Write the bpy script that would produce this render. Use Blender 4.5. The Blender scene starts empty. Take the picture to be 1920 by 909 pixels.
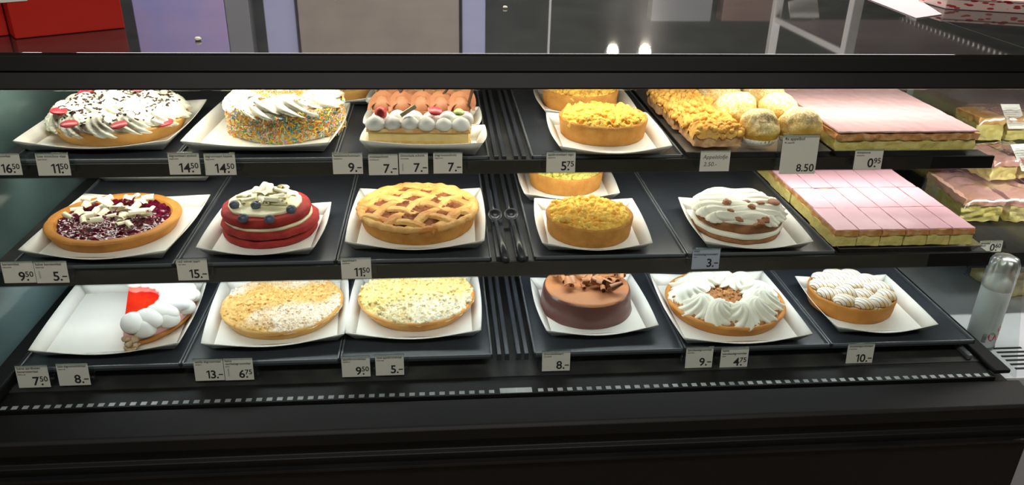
import bpy, bmesh, math, random
from mathutils import Vector, Matrix, noise
from mathutils.bvhtree import BVHTree
from math import sin, cos, pi, radians
random.seed(7)
C = bpy.context.scene
COL = C.collection

# ------------------------------------------------------------------ camera
EYE = 1.585
FPX, TH, YA, RO = 1500.0, 0.45059, 0.09602, 0.02389
_f = Vector((sin(YA)*cos(TH), cos(YA)*cos(TH), -sin(TH)))
_r = Vector((cos(YA), -sin(YA), 0)); _u = _r.cross(_f)
_R = cos(RO)*_r + sin(RO)*_u; _U = -sin(RO)*_r + cos(RO)*_u
cam_d = bpy.data.cameras.new('camera'); cam = bpy.data.objects.new('camera', cam_d); COL.objects.link(cam)
cam_d.sensor_width = 36; cam_d.lens = 36*FPX/1920; cam_d.clip_start = .02
M = Matrix((_R, _U, -_f)).transposed().to_4x4(); M.translation = Vector((0, 0, EYE)); cam.matrix_world = M
C.camera = cam
def ray(x, y): return _f + _R*((x-960)/FPX) - _U*((y-454.5)/FPX)
def onh(x, y, h): d = ray(x, y)*1.0; d *= -h/d.z; return Vector((d.x, d.y, EYE-h))
def ony(x, y, Y): d = ray(x, y)*1.0; d *= Y/d.y; return Vector((d.x, d.y, EYE+d.z))

# ------------------------------------------------------------------ light
C.view_settings.view_transform = 'Standard'; C.view_settings.look = 'None'
C.view_settings.gamma = 1; C.view_settings.use_curve_mapping = False
C.view_settings.exposure = 0.0
C.cycles.transparent_max_bounces = 24
w = bpy.data.worlds.new('world'); C.world = w; w.use_nodes = True
w.node_tree.nodes['Background'].inputs[0].default_value = (.7, .75, .8, 1)
w.node_tree.nodes['Background'].inputs[1].default_value = .05
def area(name, loc, rot, sx, sy, power, col, spread=180):
    l = bpy.data.lights.new(name, 'AREA'); l.shape = 'RECTANGLE'; l.size = sx; l.size_y = sy
    l.energy = power; l.color = col; l.spread = radians(spread)
    o = bpy.data.objects.new(name, l); COL.objects.link(o); o.location = loc; o.rotation_euler = rot
    o['kind'] = 'helper'
    return o
WARM = (1, .93, .80)
COOL = (.90, .96, 1.0)
# LED strips of the case: one under the top bar, one under the lip of each shelf
area('strip_light', (.15, 1.66, EYE-.3745), (radians(8), 0, 0), 1.98, .05, 5.6, WARM)
area('strip_light', (.15, 1.66, EYE-.5765), (radians(4), 0, 0), 1.96, .05, 4.4, (1, .96, .87))
area('strip_light', (.15, 1.57, EYE-.7565), (radians(4), 0, 0), 1.96, .05, 3.4, COOL)
area('strip_light', (1.62, 1.56, EYE-.352), (radians(25), 0, 0), .75, .04, 9, (1, .95, .88))  # not a case strip: lamp added to brighten the chiller's bags and can
# shop lighting
area('ceiling_light_area', (0, -.2, 2.95), (0, 0, 0), 3.0, .5, 58, (1, .95, .88))
area('ceiling_light_area', (.3, 2.9, 2.95), (radians(8), 0, 0), 4.0, .8, 125, (1, .97, .95))

# ------------------------------------------------------------------ helpers
def tag(o, label=None, cat=None, group=None, kind=None):
    if label: o['label'] = label
    if cat: o['category'] = cat
    if group: o['group'] = group
    if kind: o['kind'] = kind
    return o
def thing(name, label, cat, loc=(0, 0, 0), rz=0, group=None):
    o = bpy.data.objects.new(name, None); COL.objects.link(o); o.empty_display_size = .02
    o.location = loc; o.rotation_euler = (0, 0, rz); return tag(o, label, cat, group)
class MB:
    def __init__(s): s.v = []; s.f = []; s.m = []
    def add(s, vs, fs, mi=0, T=None):
        b = len(s.v)
        s.v += [tuple(T @ Vector(v)) if T else tuple(v) for v in vs]
        s.f += [tuple(b+i for i in f) for f in fs]; s.m += [mi]*len(fs); return s
    def box(s, x0, x1, y0, y1, z0, z1, mi=0, T=None):
        v = [(x0,y0,z0),(x1,y0,z0),(x1,y1,z0),(x0,y1,z0),(x0,y0,z1),(x1,y0,z1),(x1,y1,z1),(x0,y1,z1)]
        return s.add(v, [(3,2,1,0),(4,5,6,7),(0,1,5,4),(1,2,6,5),(2,3,7,6),(3,0,4,7)], mi, T)
    def prism(s, pts, x0, x1, mi=0):     # polygon in (y,z), extruded along x
        n = len(pts); v = [(x0, y, z) for y, z in pts]+[(x1, y, z) for y, z in pts]
        f = [tuple(range(n)), tuple(reversed(range(n, 2*n)))]+[(i, i+n, (i+1) % n+n, (i+1) % n) for i in range(n)]
        return s.add(v, f, mi)
    def plate(s, pts, z0, z1, mi=0, T=None):     # polygon in (x,y), extruded along z
        n = len(pts); v = [(x, y, z0) for x, y in pts]+[(x, y, z1) for x, y in pts]
        f = [tuple(reversed(range(n))), tuple(range(n, 2*n))]+[(i, (i+1) % n, (i+1) % n+n, i+n) for i in range(n)]
        return s.add(v, f, mi, T)
    def lathe(s, prof, seg=48, mod=None, mi=0, T=None, a0=0, a1=2*pi):
        full = abs(a1-a0-2*pi) < 1e-6; cols = seg if full else seg+1
        v = []
        for i, (r, z) in enumerate(prof):
            for j in range(cols):
                a = a0+(a1-a0)*j/seg
                rr, zz = mod(r, z, a, i) if mod else (r, z)
                v.append((rr*cos(a), rr*sin(a), zz))
        f = []
        for i in range(len(prof)-1):
            for j in range(seg):
                k = (j+1) % cols
                f.append((i*cols+j, i*cols+k, (i+1)*cols+k, (i+1)*cols+j))
        return s.add(v, f, mi, T)
    def tube(s, pts, r, seg=8, mi=0):
        pts = [Vector(p) for p in pts]; v = []; n = len(pts)
        for i, p in enumerate(pts):
            t = (pts[min(i+1, n-1)]-pts[max(i-1, 0)]).normalized()
            a = t.cross(Vector((0, 0, 1)));
            if a.length < .01: a = t.cross(Vector((1, 0, 0)))
            a.normalize(); b = t.cross(a); rr = r[i] if isinstance(r, (list, tuple)) else r
            v += [tuple(p+a*rr*cos(2*pi*k/seg)+b*rr*sin(2*pi*k/seg)) for k in range(seg)]
        f = [(i*seg+k, i*seg+(k+1) % seg, (i+1)*seg+(k+1) % seg, (i+1)*seg+k) for i in range(n-1) for k in range(seg)]
        f += [tuple(reversed(range(seg))), tuple(range((n-1)*seg, n*seg))]
        return s.add(v, f, mi)
    def mesh(s, name, mats, smooth=False, angle=None):
        me = bpy.data.meshes.new(name); me.from_pydata(s.v, [], s.f)
        for m in (mats if isinstance(mats, (list, tuple)) else [mats]): me.materials.append(m)
        me.polygons.foreach_set('material_index', s.m)
        bm = bmesh.new(); bm.from_mesh(me); bmesh.ops.recalc_face_normals(bm, faces=bm.faces); bm.to_mesh(me); bm.free()
        if smooth: me.shade_smooth()
        if angle: me.set_sharp_from_angle(angle=radians(angle))
        me.update(); return me
    def build(s, name, mats, parent=None, smooth=False, angle=None, bevel=0, loc=None, solid=0):
        o = bpy.data.objects.new(name, s.mesh(name, mats, smooth or bool(angle), angle)); COL.objects.link(o)
        if parent: o.parent = parent
        if loc: o.location = loc
        if solid:
            md = o.modifiers.new('thickness', 'SOLIDIFY'); md.thickness = solid; md.offset = 0
        if bevel:
            md = o.modifiers.new('bevel', 'BEVEL'); md.width = bevel; md.segments = 2; md.limit_method = 'ANGLE'
        return o
def put(name, me, parent, loc, rot=(0, 0, 0), sc=1):
    o = bpy.data.objects.new(name, me); COL.objects.link(o); o.parent = parent
    o.location = loc; o.rotation_euler = rot; o.scale = (sc, sc, sc) if not hasattr(sc, '__len__') else sc
    return o
def TR(x, y, z, rz=0, rx=0, ry=0, s=1):
    return Matrix.Translation((x, y, z)) @ Matrix.Rotation(rz, 4, 'Z') @ Matrix.Rotation(ry, 4, 'Y') @ Matrix.Rotation(rx, 4, 'X') @ Matrix.Scale(s, 4)

# ------------------------------------------------------------------ materials
def mat(name, col, rough=.5, col2=None, scale=40, bump=0, bscale=None, metal=0, spec=.5, sss=0, detail=4, lo=.4, hi=.6, coat=0, ior=1.5, emis=0, dist=.002):
    m = bpy.data.materials.new(name); m.use_nodes = True; N = m.node_tree.nodes; L = m.node_tree.links
    b = N['Principled BSDF']; b.inputs['Base Color'].default_value = (*col, 1); b.inputs['Roughness'].default_value = rough
    b.inputs['Metallic'].default_value = metal; b.inputs['Specular IOR Level'].default_value = spec; b.inputs['IOR'].default_value = ior
    b.inputs['Coat Weight'].default_value = coat; b.inputs['Coat Roughness'].default_value = .08
    if sss:
        b.inputs['Subsurface Weight'].default_value = sss; b.inputs['Subsurface Radius'].default_value = (.006, .004, .003); b.inputs['Subsurface Scale'].default_value = 1
    if emis:
        b.inputs['Emission Color'].default_value = (*col, 1); b.inputs['Emission Strength'].default_value = emis
    if col2 or bump:
        tc = N.new('ShaderNodeTexCoord')
    if col2:
        n = N.new('ShaderNodeTexNoise'); n.inputs['Scale'].default_value = scale; n.inputs['Detail'].default_value = detail
        L.new(tc.outputs['Object'], n.inputs['Vector'])
        r = N.new('ShaderNodeValToRGB'); r.color_ramp.elements[0].position = lo; r.color_ramp.elements[1].position = hi
        r.color_ramp.elements[0].color = (*col, 1); r.color_ramp.elements[1].color = (*col2, 1)
        L.new(n.outputs['Fac'], r.inputs[0]); L.new(r.outputs[0], b.inputs['Base Color'])
    if bump:
        n2 = N.new('ShaderNodeTexNoise'); n2.inputs['Scale'].default_value = bscale or scale*4; n2.inputs['Detail'].default_value = 3
        L.new(tc.outputs['Object'], n2.inputs['Vector'])
        bp = N.new('ShaderNodeBump'); bp.inputs['Strength'].default_value = bump; bp.inputs['Distance'].default_value = dist
        L.new(n2.outputs['Fac'], bp.inputs['Height']); L.new(bp.outputs[0], b.inputs['Normal'])
    return m
def dusted(name, col, col2, dust, scale, dscale, dlo, dhi, bump=.6, bscale=350, rough=.8, dustfine=260):
    """two crust tones under an irregular dusting of sugar"""
    m = mat(name, col, rough, col2, scale, bump, bscale, detail=6, spec=.2)
    N = m.node_tree.nodes; L = m.node_tree.links; b = N['Principled BSDF']
    src = b.inputs['Base Color'].links[0].from_socket; tc = [n for n in N if n.type == 'TEX_COORD'][0]
    a = N.new('ShaderNodeTexNoise'); a.inputs['Scale'].default_value = dscale; a.inputs['Detail'].default_value = 2
    c = N.new('ShaderNodeTexNoise'); c.inputs['Scale'].default_value = dustfine; c.inputs['Detail'].default_value = 3
    for q in (a, c): L.new(tc.outputs['Object'], q.inputs['Vector'])
    mr = N.new('ShaderNodeMapRange'); mr.inputs[1].default_value = dlo; mr.inputs[2].default_value = dhi; L.new(a.outputs['Fac'], mr.inputs[0])
    mr2 = N.new('ShaderNodeMapRange'); mr2.inputs[1].default_value = .42; mr2.inputs[2].default_value = .56; mr2.inputs[3].default_value = .25; L.new(c.outputs['Fac'], mr2.inputs[0])
    mu = N.new('ShaderNodeMath'); mu.operation = 'MULTIPLY'; L.new(mr.outputs[0], mu.inputs[0]); L.new(mr2.outputs[0], mu.inputs[1])
    mx = N.new('ShaderNodeMix'); mx.data_type = 'RGBA'; L.new(mu.outputs[0], mx.inputs[0]); L.new(src, mx.inputs[6]); mx.inputs[7].default_value = (*dust, 1)
    L.new(mx.outputs[2], b.inputs['Base Color']); return m
def glass(name, tint=(.93, .97, .96), rough=0.0, strength=1.0, base=0.0):
    m = bpy.data.materials.new(name); m.use_nodes = True; N = m.node_tree.nodes; L = m.node_tree.links
    N.remove(N['Principled BSDF']); t = N.new('ShaderNodeBsdfTransparent'); t.inputs[0].default_value = (*tint, 1)
    g = N.new('ShaderNodeBsdfGlossy'); g.inputs['Roughness'].default_value = rough
    ge = N.new('ShaderNodeNewGeometry'); dt = N.new('ShaderNodeVectorMath'); dt.operation = 'DOT_PRODUCT'; L.new(ge.outputs['Incoming'], dt.inputs[0]); L.new(ge.outputs['Normal'], dt.inputs[1])
    ab = N.new('ShaderNodeMath'); ab.operation = 'ABSOLUTE'; L.new(dt.outputs['Value'], ab.inputs[0])
    su = N.new('ShaderNodeMath'); su.operation = 'SUBTRACT'; su.inputs[0].default_value = 1; L.new(ab.outputs[0], su.inputs[1])
    pw = N.new('ShaderNodeMath'); pw.operation = 'POWER'; pw.inputs[1].default_value = 5; L.new(su.outputs[0], pw.inputs[0])
    fr = N.new('ShaderNodeMath'); fr.operation = 'MULTIPLY_ADD'; fr.inputs[1].default_value = .965; fr.inputs[2].default_value = .035; L.new(pw.outputs[0], fr.inputs[0])
    mm = N.new('ShaderNodeMath'); mm.operation = 'MULTIPLY_ADD'; mm.inputs[1].default_value = strength; mm.inputs[2].default_value = base
    mx = N.new('ShaderNodeMixShader'); L.new(fr.outputs[0], mm.inputs[0]); L.new(mm.outputs[0], mx.inputs[0])
    L.new(t.outputs[0], mx.inputs[1]); L.new(g.outputs[0], mx.inputs[2]); L.new(mx.outputs[0], N['Material Output'].inputs[0]); return m

m_black = mat('black_metal', (.0035, .0035, .0035), .55, (.0055, .005, .005), 3, .05, 300, spec=.25)
m_ledge = mat('black_profile', (.006, .006, .007), .5, (.010, .009, .009), 5, spec=.25)
m_top = mat('black_counter_glass', (.012, .012, .012), .03, (.02, .021, .018), 9, 0, spec=.9, ior=1.62, coat=.12); m_top.node_tree.nodes['Principled BSDF'].inputs['Coat Roughness'].default_value = .3
m_tray = mat('black_tray', (.030, .034, .042), .32, (.045, .05, .06), 7, .12, 700, lo=.35, hi=.75)
m_trayedge = mat('tray_edge', (.12, .13, .14), .25)
m_interior = mat('case_interior', (.022, .022, .022), .5, (.06, .06, .055), 14, 0, lo=.45, hi=.8, detail=9)
m_side = mat('side_panel_teal', (.13, .20, .20), .10, (.08, .13, .13), 2.5)
m_steel = mat('steel_tray', (.42, .40, .37), .35, (.35, .34, .32), 20, metal=.8)
m_card = mat('white_carton', (.80, .79, .73), .55, (.77, .76, .70), 12, .03, 500)
m_label = mat('card_stock', (.74, .70, .63), .5)
m_lablue = mat('card_stock_blue', (.42, .46, .56), .5)
m_ink = mat('black_ink', (.02, .02, .02), .6)
m_pen = mat('pen_ink', (.07, .08, .11), .6)
m_clear = glass('clear_acrylic', (.86, .90, .90), .05, 1.3, .03)
m_glass = glass('front_glass', (.955, .975, .965), 0.0, 1.0)
m_film = glass('plastic_film', (.95, .95, .95), .16, 2.0, .10)
m_crust = mat('golden_crust', (.62, .27, .05), .6, (.48, .19, .035), 30, .25, 400, lo=.35, hi=.7, spec=.3)
m_crustpale = mat('pale_gold_crust', (.74, .45, .15), .6, (.66, .33, .08), 25, .25, 500, lo=.35, hi=.7, spec=.3)
m_cream = mat('whipped_cream', (.82, .81, .68), .45, sss=.08, bump=.08, bscale=300)
m_creamy = mat('ivory_cream', (.82, .77, .52), .45, sss=.08)
m_puff = mat('soft_white_puff', (.80, .80, .76), .5, sss=.08, bump=.1, bscale=260)
m_dark = mat('dark_chocolate', (.05, .028, .018), .4)
m_red = mat('red_candy', (.62, .05, .07), .35)

# ------------------------------------------------------------------ room
def struct(mb, name, m, **k):
    o = mb.build(name, m, **k); o['kind'] = 'structure'; return o
m_floor = mat('beige_floor', (.34, .28, .22), .35, (.29, .235, .185), 2, .03, 60)
m_wall = mat('taupe_wall', (.24, .20, .165), .45, (.20, .17, .14), 1.2, lo=.3, hi=.7)
m_dim = mat('dim_wall', (.07, .067, .062), .7, (.05, .048, .044), 2)
m_shade = mat('dark_partition', (.035, .038, .035), .6, (.014, .018, .013), 3.5, lo=.35, hi=.7)
m_ceil = mat('ceiling_paint', (.10, .10, .105), .8, (.085, .085, .09), 4)
struct(MB().box(-4.2, 4.6, -3, 5.4, -.05, 0), 'floor', m_floor)
struct(MB().box(-4.2, 4.6, -3, 5.4, 3.0, 3.05), 'ceiling', m_ceil)
struct(MB().box(-4.2, 4.6, 5.3, 5.4, 0, 3.0), 'wall_back', m_dim)
struct(MB().box(-4.2, 4.6, -3.1, -3.0, 0, 3.0), 'wall_front', m_dim)
struct(MB().box(-4.3, -4.2, -3, 5.4, 0, 3.0), 'wall_left', m_dim)
struct(MB().box(4.6, 4.7, -3, 5.4, 0, 3.0), 'wall_right', m_dim)

# ------------------------------------------------------------------ display case
XL, XR = -.885, 1.19
def z(h): return EYE-h
case = thing('display_case', 'long black refrigerated pastry display case with slanted glass front', 'display case', (0, 0, 0))
GB, GT = (1.281, z(.960)), (1.478, z(.398))         # bottom and top of the slanted panes (y,z)
def glass_y(zz): return GB[0]+(zz-GB[1])*(GT[0]-GB[0])/(GT[1]-GB[1])
base = MB().prism([(1.205, 0.10), (1.205, z(1.03)), (1.215, z(1.026)), (1.215, z(1.000)), (1.20, z(.996)), (1.20, z(.972)), (1.207, z(.966)), (1.278, z(.960)), (1.278, z(.98)), (2.15, z(.98)), (2.15, .10)], XL, XR).build('base_cabinet', m_black, case, bevel=.002)
MB().prism([(1.26, 0), (1.26, .1), (2.1, .1), (2.1, 0)], XL+.03, XR-.03).build('plinth', m_black, case)
MB().box(XL, XR, 1.192, 1.206, z(1.052), z(1.046)).build('trim_strip', m_ledge, case, bevel=.001)
deck = MB().box(XL+.01, XR-.012, 1.345, 2.12, z(.98), z(.957)).build('case_floor', m_interior, case)
# air grille: one pierced strip behind the foot of the glass
g = MB(); g.box(XL+.03, XR-.045, 1.288, 1.345, z(.975), z(.9585), 0)
nx = 101; m_tab = mat('grille_tab', (.42, .44, .44), .4, (.22, .24, .24), 8)
for i in range(nx):
    x = XL+.05+i*.0196
    if abs(x-.14) < .035: continue
    g.box(x, x+.0105, 1.292, 1.302, z(.9588), z(.9580), 1)
g.box(.108, .172, 1.290, 1.306, z(.9588), z(.9575), 1)
g.build('air_grille', [m_black, m_tab], case)
for i, (a, b) in enumerate(((XL+.003, .1385), (.1415, XR-.003))):
    n = Vector((0, GT[1]-GB[1], -(GT[0]-GB[0]))).normalized()
    pts = [(GB[0], GB[1]), (GT[0]-.001, GT[1]-.0005), (GT[0]+.005, GT[1]-.0025), (GB[0]+.006, GB[1]-.002)]
    p = MB().prism(pts, a, b).build('front_glass', m_glass, case); p['label'] = 'slanted clear front pane of the case'
MB().prism([(1.478, z(.398)), (1.478, z(.3945)), (1.492, z(.368)), (1.512, z(.368)), (1.512, z(.398))], XL, XR).build('lower_top_rail', m_ledge, case, bevel=.002)
MB().prism([(1.488, z(.3665)), (1.498, z(.340)), (1.505, z(.3355)), (1.513, z(.3355)), (1.513, z(.3665))], XL-.3, XR+.012).build('upper_top_rail', m_black, case, bevel=.002)
MB().box(XL+.04, XR-.04, 1.63, 1.69, z(.371), z(.3475)).build('light_fixture', m_puff, case)
MB().box(XL-.3, XR+.012, 1.50, 2.30, z(.347), z(.335)).build('countertop', m_top, case, bevel=.001)
MB().box(XL, XR, 2.12, 2.15, z(.98), z(.35)).build('back_panel', m_interior, case)
sg = MB(); sg.add([(XR-.006, GB[0]+.006, GB[1]), (XR-.006, 2.12, GB[1]), (XR-.006, 2.12, z(.37)), (XR-.006, GT[0]+.006, z(.37)), (XR, GB[0]+.006, GB[1]), (XR, 2.12, GB[1]), (XR, 2.12, z(.37)), (XR, GT[0]+.006, z(.37))],
   [(0,1,2,3),(4,5,6,7),(0,1,5,4),(1,2,6,5),(2,3,7,6),(3,0,4,7)]); o = sg.build('side_glass', m_glass, case); o['label'] = 'clear right side pane'
sg = MB(); sg.add([(XL, GB[0]+.006, GB[1]), (XL, 2.12, GB[1]), (XL, 2.12, z(.37)), (XL, GT[0]+.006, z(.37)), (XL+.006, GB[0]+.006, GB[1]), (XL+.006, 2.12, GB[1]), (XL+.006, 2.12, z(.37)), (XL+.006, GT[0]+.006, z(.37))],
   [(0,1,2,3),(4,5,6,7),(0,1,5,4),(1,2,6,5),(2,3,7,6),(3,0,4,7)]); o = sg.build('side_panel', m_side, case); o['label'] = 'grey green left side panel'
MB().box(XR-.045, XR-.008, 1.295, 2.1, z(.957), z(.946)).build('floor_rail', m_black, case, bevel=.004)
MB().box(XR-.070, XR-.058, 1.35, 2.1, z(.957), z(.945)).build('floor_rail', m_trayedge, case, bevel=.003)
MB().box(XL+.008, XL+.045, 1.295, 2.1, z(.955), z(.930)).build('floor_rail', m_black, case, bevel=.004)
# shelves
def shelf(h, y0, lip, x1):
    s = MB().box(XL+.012, x1, y0, 2.11, z(h+.016), z(h+.008)).build('shelf', m_interior, case)
    q = MB().prism([(y0-.004, z(h+.003)), (y0-.004, z(h+lip)), (y0+.002, z(h+lip)), (y0+.006, z(h+.016)), (y0+.02, z(h+.016)), (y0+.02, z(h+.0082)), (y0+.003, z(h+.0082)), (y0+.003, z(h+.003))], XL+.012, x1).build('front_lip', m_black, s)
    a = MB().box(XL+.02, x1-.14, y0-.0065, y0-.0045, z(h+lip+.001), z(h+.002)); a.build('price_rail', m_clear, s)
    MB().box(XL+.02, x1-.02, y0+(.103 if h < .6 else .112), y0+(.163 if h < .6 else .172), z(h+.021), z(h+.0165)).build('light_fixture', m_puff, s)
    return s
shelf(.553, 1.527, .030, 1.178)
shelf(.733, 1.428, .034, 1.160)
for h, y0 in ((.553, 1.53), (.733, 1.43)):      # supporting brackets at the right end and the middle
    for x in (.118, .162, 1.08, 1.15): MB().prism([(y0+.03, z(h+.016)), (2.11, z(h+.016)), (2.11, z(h+.06)), (y0+.10, z(h+.022))], x-.004, x+.004).build('shelf_bracket', m_black, case)
for x in (.118, .162, 1.115, 1.16): 
    p = MB().box(x-.009, x+.009, 2.085, 2.11, z(.95), z(.35))
    for k in range(28): p.box(x-.003, x+.003, 2.084, 2.0852, z(.94-k*.02), z(.93-k*.02), 1)
    p.build('upright', [m_black, m_interior], case)
# centre divider strips between the two bays (rails running front to back on every level)
for h, y0 in ((.553, 1.532), (.733, 1.434), (.925, 1.372)):
    for x in (.112, .128, .152, .168):
        MB().box(x-.0045, x+.0045, y0, 2.08, z(h+.012), z(h-.004)).build('divider_rail', m_tray, case, bevel=.0015)

# trays: three to a bay, three levels
XB = [(-.832, -.524), (-.522, -.213), (-.211, .098), (.184, .500), (.502, .820), (.822, 1.145)]
lev = {'top': (.553, 1.533, 'top shelf'), 'mid': (.733, 1.434, 'middle shelf'), 'low': (.925, 1.374, 'bottom level')}
contents = {('top',0):'holding the cream pie with red discs',('top',1):'holding the sprinkle cake',('top',2):'holding the narrow cream slices',('top',3):'holding two crumble pies',
 ('mid',0):'holding the cherry pie',('mid',1):'holding the red velvet cake',('mid',2):'holding the lattice pie',('mid',3):'holding two tall crumble pies',('mid',4):'holding the small mocha cream cake',
 ('low',0):'holding the half eaten strawberry pie',('low',1):'holding the golden sugared crumb pie',('low',2):'holding the pale sugared crumb pie',('low',3):'holding the chocolate cake',('low',4):'holding the cream ring pie',('low',5):'holding the meringue tart'}
for (L, c), txt in contents.items():
    h, y0, nm = lev[L]; a, b = XB[c]; W = b-a; D = .58 if L != 'low' else .68
    t = thing('serving_tray', 'flat black serving tray on the %s %s' % (nm, txt), 'tray', ((a+b)/2, y0, z(h+.0075)), 0, 'black serving trays in the case')
    m = MB(); m.box(-W/2, W/2, 0, D, 0, .005)
    m.build('tray_base', m_tray, t)
    r = MB()
    for x0, x1, q0, q1 in ((-W/2, -W/2+.004, 0, D), (W/2-.004, W/2, 0, D), (-W/2, W/2, 0, .004), (-W/2, W/2, D-.004, D)): r.box(x0, x1, q0, q1, .004, .0105)
    r.build('tray_rim', m_trayedge, t, bevel=.001)
for L, c, w0, txt in (('top', 4, .30, 'shallow steel baking tray under the apple dumplings and crumble slices'), ('top', 5, .31, 'shallow steel baking tray under the uncut pink slab'), ('mid', 5, .312, 'shallow steel baking tray under the cut pink slices')):
    h, y0, nm = lev[L]; a, b = XB[c]; W = b-a-.006
    t = thing('baking_tray', txt, 'tray', ((a+b)/2, y0, z(h+.0075)), 0, 'steel baking trays')
    m = MB().box(-W/2+.012, W/2-.012, .012, .57, 0, .002); m.build('tray_base', m_steel, t)
    pr = [(0, .014), (.001, .0155), (.012, .002), (.012, 0), (.010, 0)]
    r = MB()
    o4 = [(-W/2, 0), (W/2, 0), (W/2, .582), (-W/2, .582)]; i4 = [(-W/2+.012, .012), (W/2-.012, .012), (W/2-.012, .57), (-W/2+.012, .57)]
    for k in range(4):
        p, q = o4[k], o4[(k+1) % 4]; pi_, qi = i4[k], i4[(k+1) % 4]
        r.add([(p[0], p[1], .015), (q[0], q[1], .015), (qi[0], qi[1], 0), (pi_[0], pi_[1], 0), (p[0], p[1], .0165), (q[0], q[1], .0165), (qi[0], qi[1], .002), (pi_[0], pi_[1], .002)],
              [(0,1,2,3), (4,5,6,7), (0,1,5,4), (2,3,7,6), (1,2,6,5), (3,0,4,7)])
    r.build('tray_rim', m_steel, t)

# ------------------------------------------------------------------ cartons
def carton(x, y, h, wd, dp, rot, label, dipf=.5, H=.025, fl=.017):
    t = thing('cake_carton', label, 'carton', (x, y, z(h)+.0008), radians(rot), 'white cake cartons')
    MB().box(-wd/2, wd/2, -dp/2, dp/2, 0, .0012).build('carton_floor', m_card, t)
    cs = [(-1, -1), (1, -1), (1, 1), (-1, 1)]
    for k in range(4):
        (a, b), (c, d) = cs[k], cs[(k+1) % 4]; dip = (dipf, .12, .35, .12)[k]; bul = (.010, .006, .004, .006)[k]
        m = MB(); v = []; n = 16
        for i in range(n+1):
            s = i/n; p = Vector((a+(c-a)*s, b+(d-b)*s)); sn = sin(pi*s)
            no = Vector(((a+c)/2, (b+d)/2)); zz = H*(1-dip*sn**1.3)
            fx = p.x*(wd/2+fl)+no.x*bul*sn; fy = p.y*(dp/2+fl)+no.y*bul*sn
            bx, by = p.x*wd/2, p.y*dp/2
            v += [(bx, by, .0006), (bx+(fx-bx)*.55, by+(fy-by)*.55, zz*.55), (fx, fy, zz)]
        m.add(v, [(3*i+q, 3*i+3+q, 3*i+4+q, 3*i+1+q) for i in range(n) for q in (0, 1)])
        m.build('carton_wall', m_card, t, smooth=True, solid=.0012)
    return t
def at(px, py, h): v = onh(px, py, h); return v.x, v.y
def carton_px(L, R, h, dp, label, **k):
    A = onh(*L, h); B = onh(*R, h); v = B-A; r = math.atan2(v.y, v.x); wd = v.length
    c = (A+B)/2+Vector((-sin(r), cos(r), 0))*dp/2
    return carton(c.x, c.y, h, wd, dp, math.degrees(r), label, **k)
HT, HM, HB = .5510, .7310, .9230      # upper faces of the black trays
carton_px((54, 282), (306, 281), HT, .262, 'large white carton under the cream pie with red candy discs')
carton_px((363, 282), (607, 284), HT, .25, 'large white carton under the rainbow sprinkle cake', dipf=.3)
carton_px((695, 287), (890, 291), HT, .085, 'narrow white carton under the sponge slice with white puffs', dipf=.1, H=.032)
carton_px((1061, 291), (1239, 290), HT, .20, 'small white carton under the front crumble pie on the top shelf')
carton_px((65, 483), (304, 484), HM, .25, 'large white carton under the cherry pie', dipf=.6)
carton_px((392, 478), (578, 477), HM, .192, 'small white carton under the red velvet cake')
carton_px((666, 467), (892, 465), HM, .25, 'large white carton under the lattice apple pie', dipf=.6)
carton_px((1030, 469), (1203, 469), HM, .20, 'small white carton under the front crumble pie on the middle shelf')
carton_px((1329, 466), (1500, 466), HM, .20, 'small white carton under the mocha cream cake')
carton_px((82, 667), (327, 654), HB, .25, 'large white carton, left half empty beside the half strawberry pie', dipf=.5)
carton_px((399, 654), (632, 638), HB, .25, 'large white carton under the golden sugared crumb pie')
carton_px((666, 635), (886, 630), HB, .24, 'large white carton under the pale sugared crumb pie')
carton_px((1036, 630), (1214, 621), HB, .20, 'small white carton under the chocolate cake')
carton_px((1289, 644), (1499, 637), HB, .25, 'large white carton under the cream ring pie')
carton_px((1573, 623), (1732, 619), HB, .195, 'small white carton under the striped meringue tart')
# cartons further back
p = onh(293, 341, HM); carton(p.x, p.y+.125, HM, .235, .24, -1, 'white carton at the back of the middle shelf above the cherry pie', dipf=.1)
carton(.347, 1.90, HT, .185, .20, 0, 'small white carton behind the front crumble pie on the top shelf')
carton(.305, 1.826, HM, .19, .20, -1, 'small white carton behind the front crumble pie on the middle shelf')
carton(-.038, 1.742, HT, .215, .10, -3, 'narrow white carton under the chocolate rosette slice', dipf=.1)
carton(-.050, 1.905, HT, .205, .09, -3, 'narrow white carton at the rear under the puff pastry slice', dipf=.1)
carton(-.262, 2.00, HT, .21, .17, -3, 'white carton at the rear under the half hidden nut crumb pie')
carton(-.345, 1.815, HB, .24, .22, 0, 'empty white carton behind the golden sugared crumb pie', dipf=.0)

# ------------------------------------------------------------------ cake pieces
def topz(bvh, x, y, dflt):
    hit = bvh.ray_cast(Vector((x, y, 1)), Vector((0, 0, -1))); return hit[0].z if hit[0] else dflt
def crust(name, R, H, m, parent, lip=.004, flare=.93, inner=None, zin=None, T=None, seg=72, wob=.0012):
    """pastry case: outer wall, rounded rim, inner wall down to the filling"""
    inner = inner or R-.010; zin = zin if zin is not None else H-.006
    pr = [(0, 0), (R*flare*.5, 0), (R*flare, 0), (R*flare+.002, .002)]+[(R*flare+.002+(R-R*flare-.002)*t, .002+(H-.005)*t) for t in (.33, .66, 1)]
    pr += [(R-.001, H-.001), (R-.004, H+.001), (inner+.002, H), (inner, H-.003), (inner-.002, zin), (0, zin)]
    def mod(r, zz, a, i):
        if r < 1e-6: return r, zz
        return r+wob*noise.noise(Vector((cos(a)*3, sin(a)*3, zz*60+R*90))), zz+(wob*1.3*noise.noise(Vector((cos(a)*6, sin(a)*6, R*70))) if zz > H*.6 else 0)
    return MB().lathe(pr, seg, mod).build(name, m, parent, angle=50)
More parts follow.
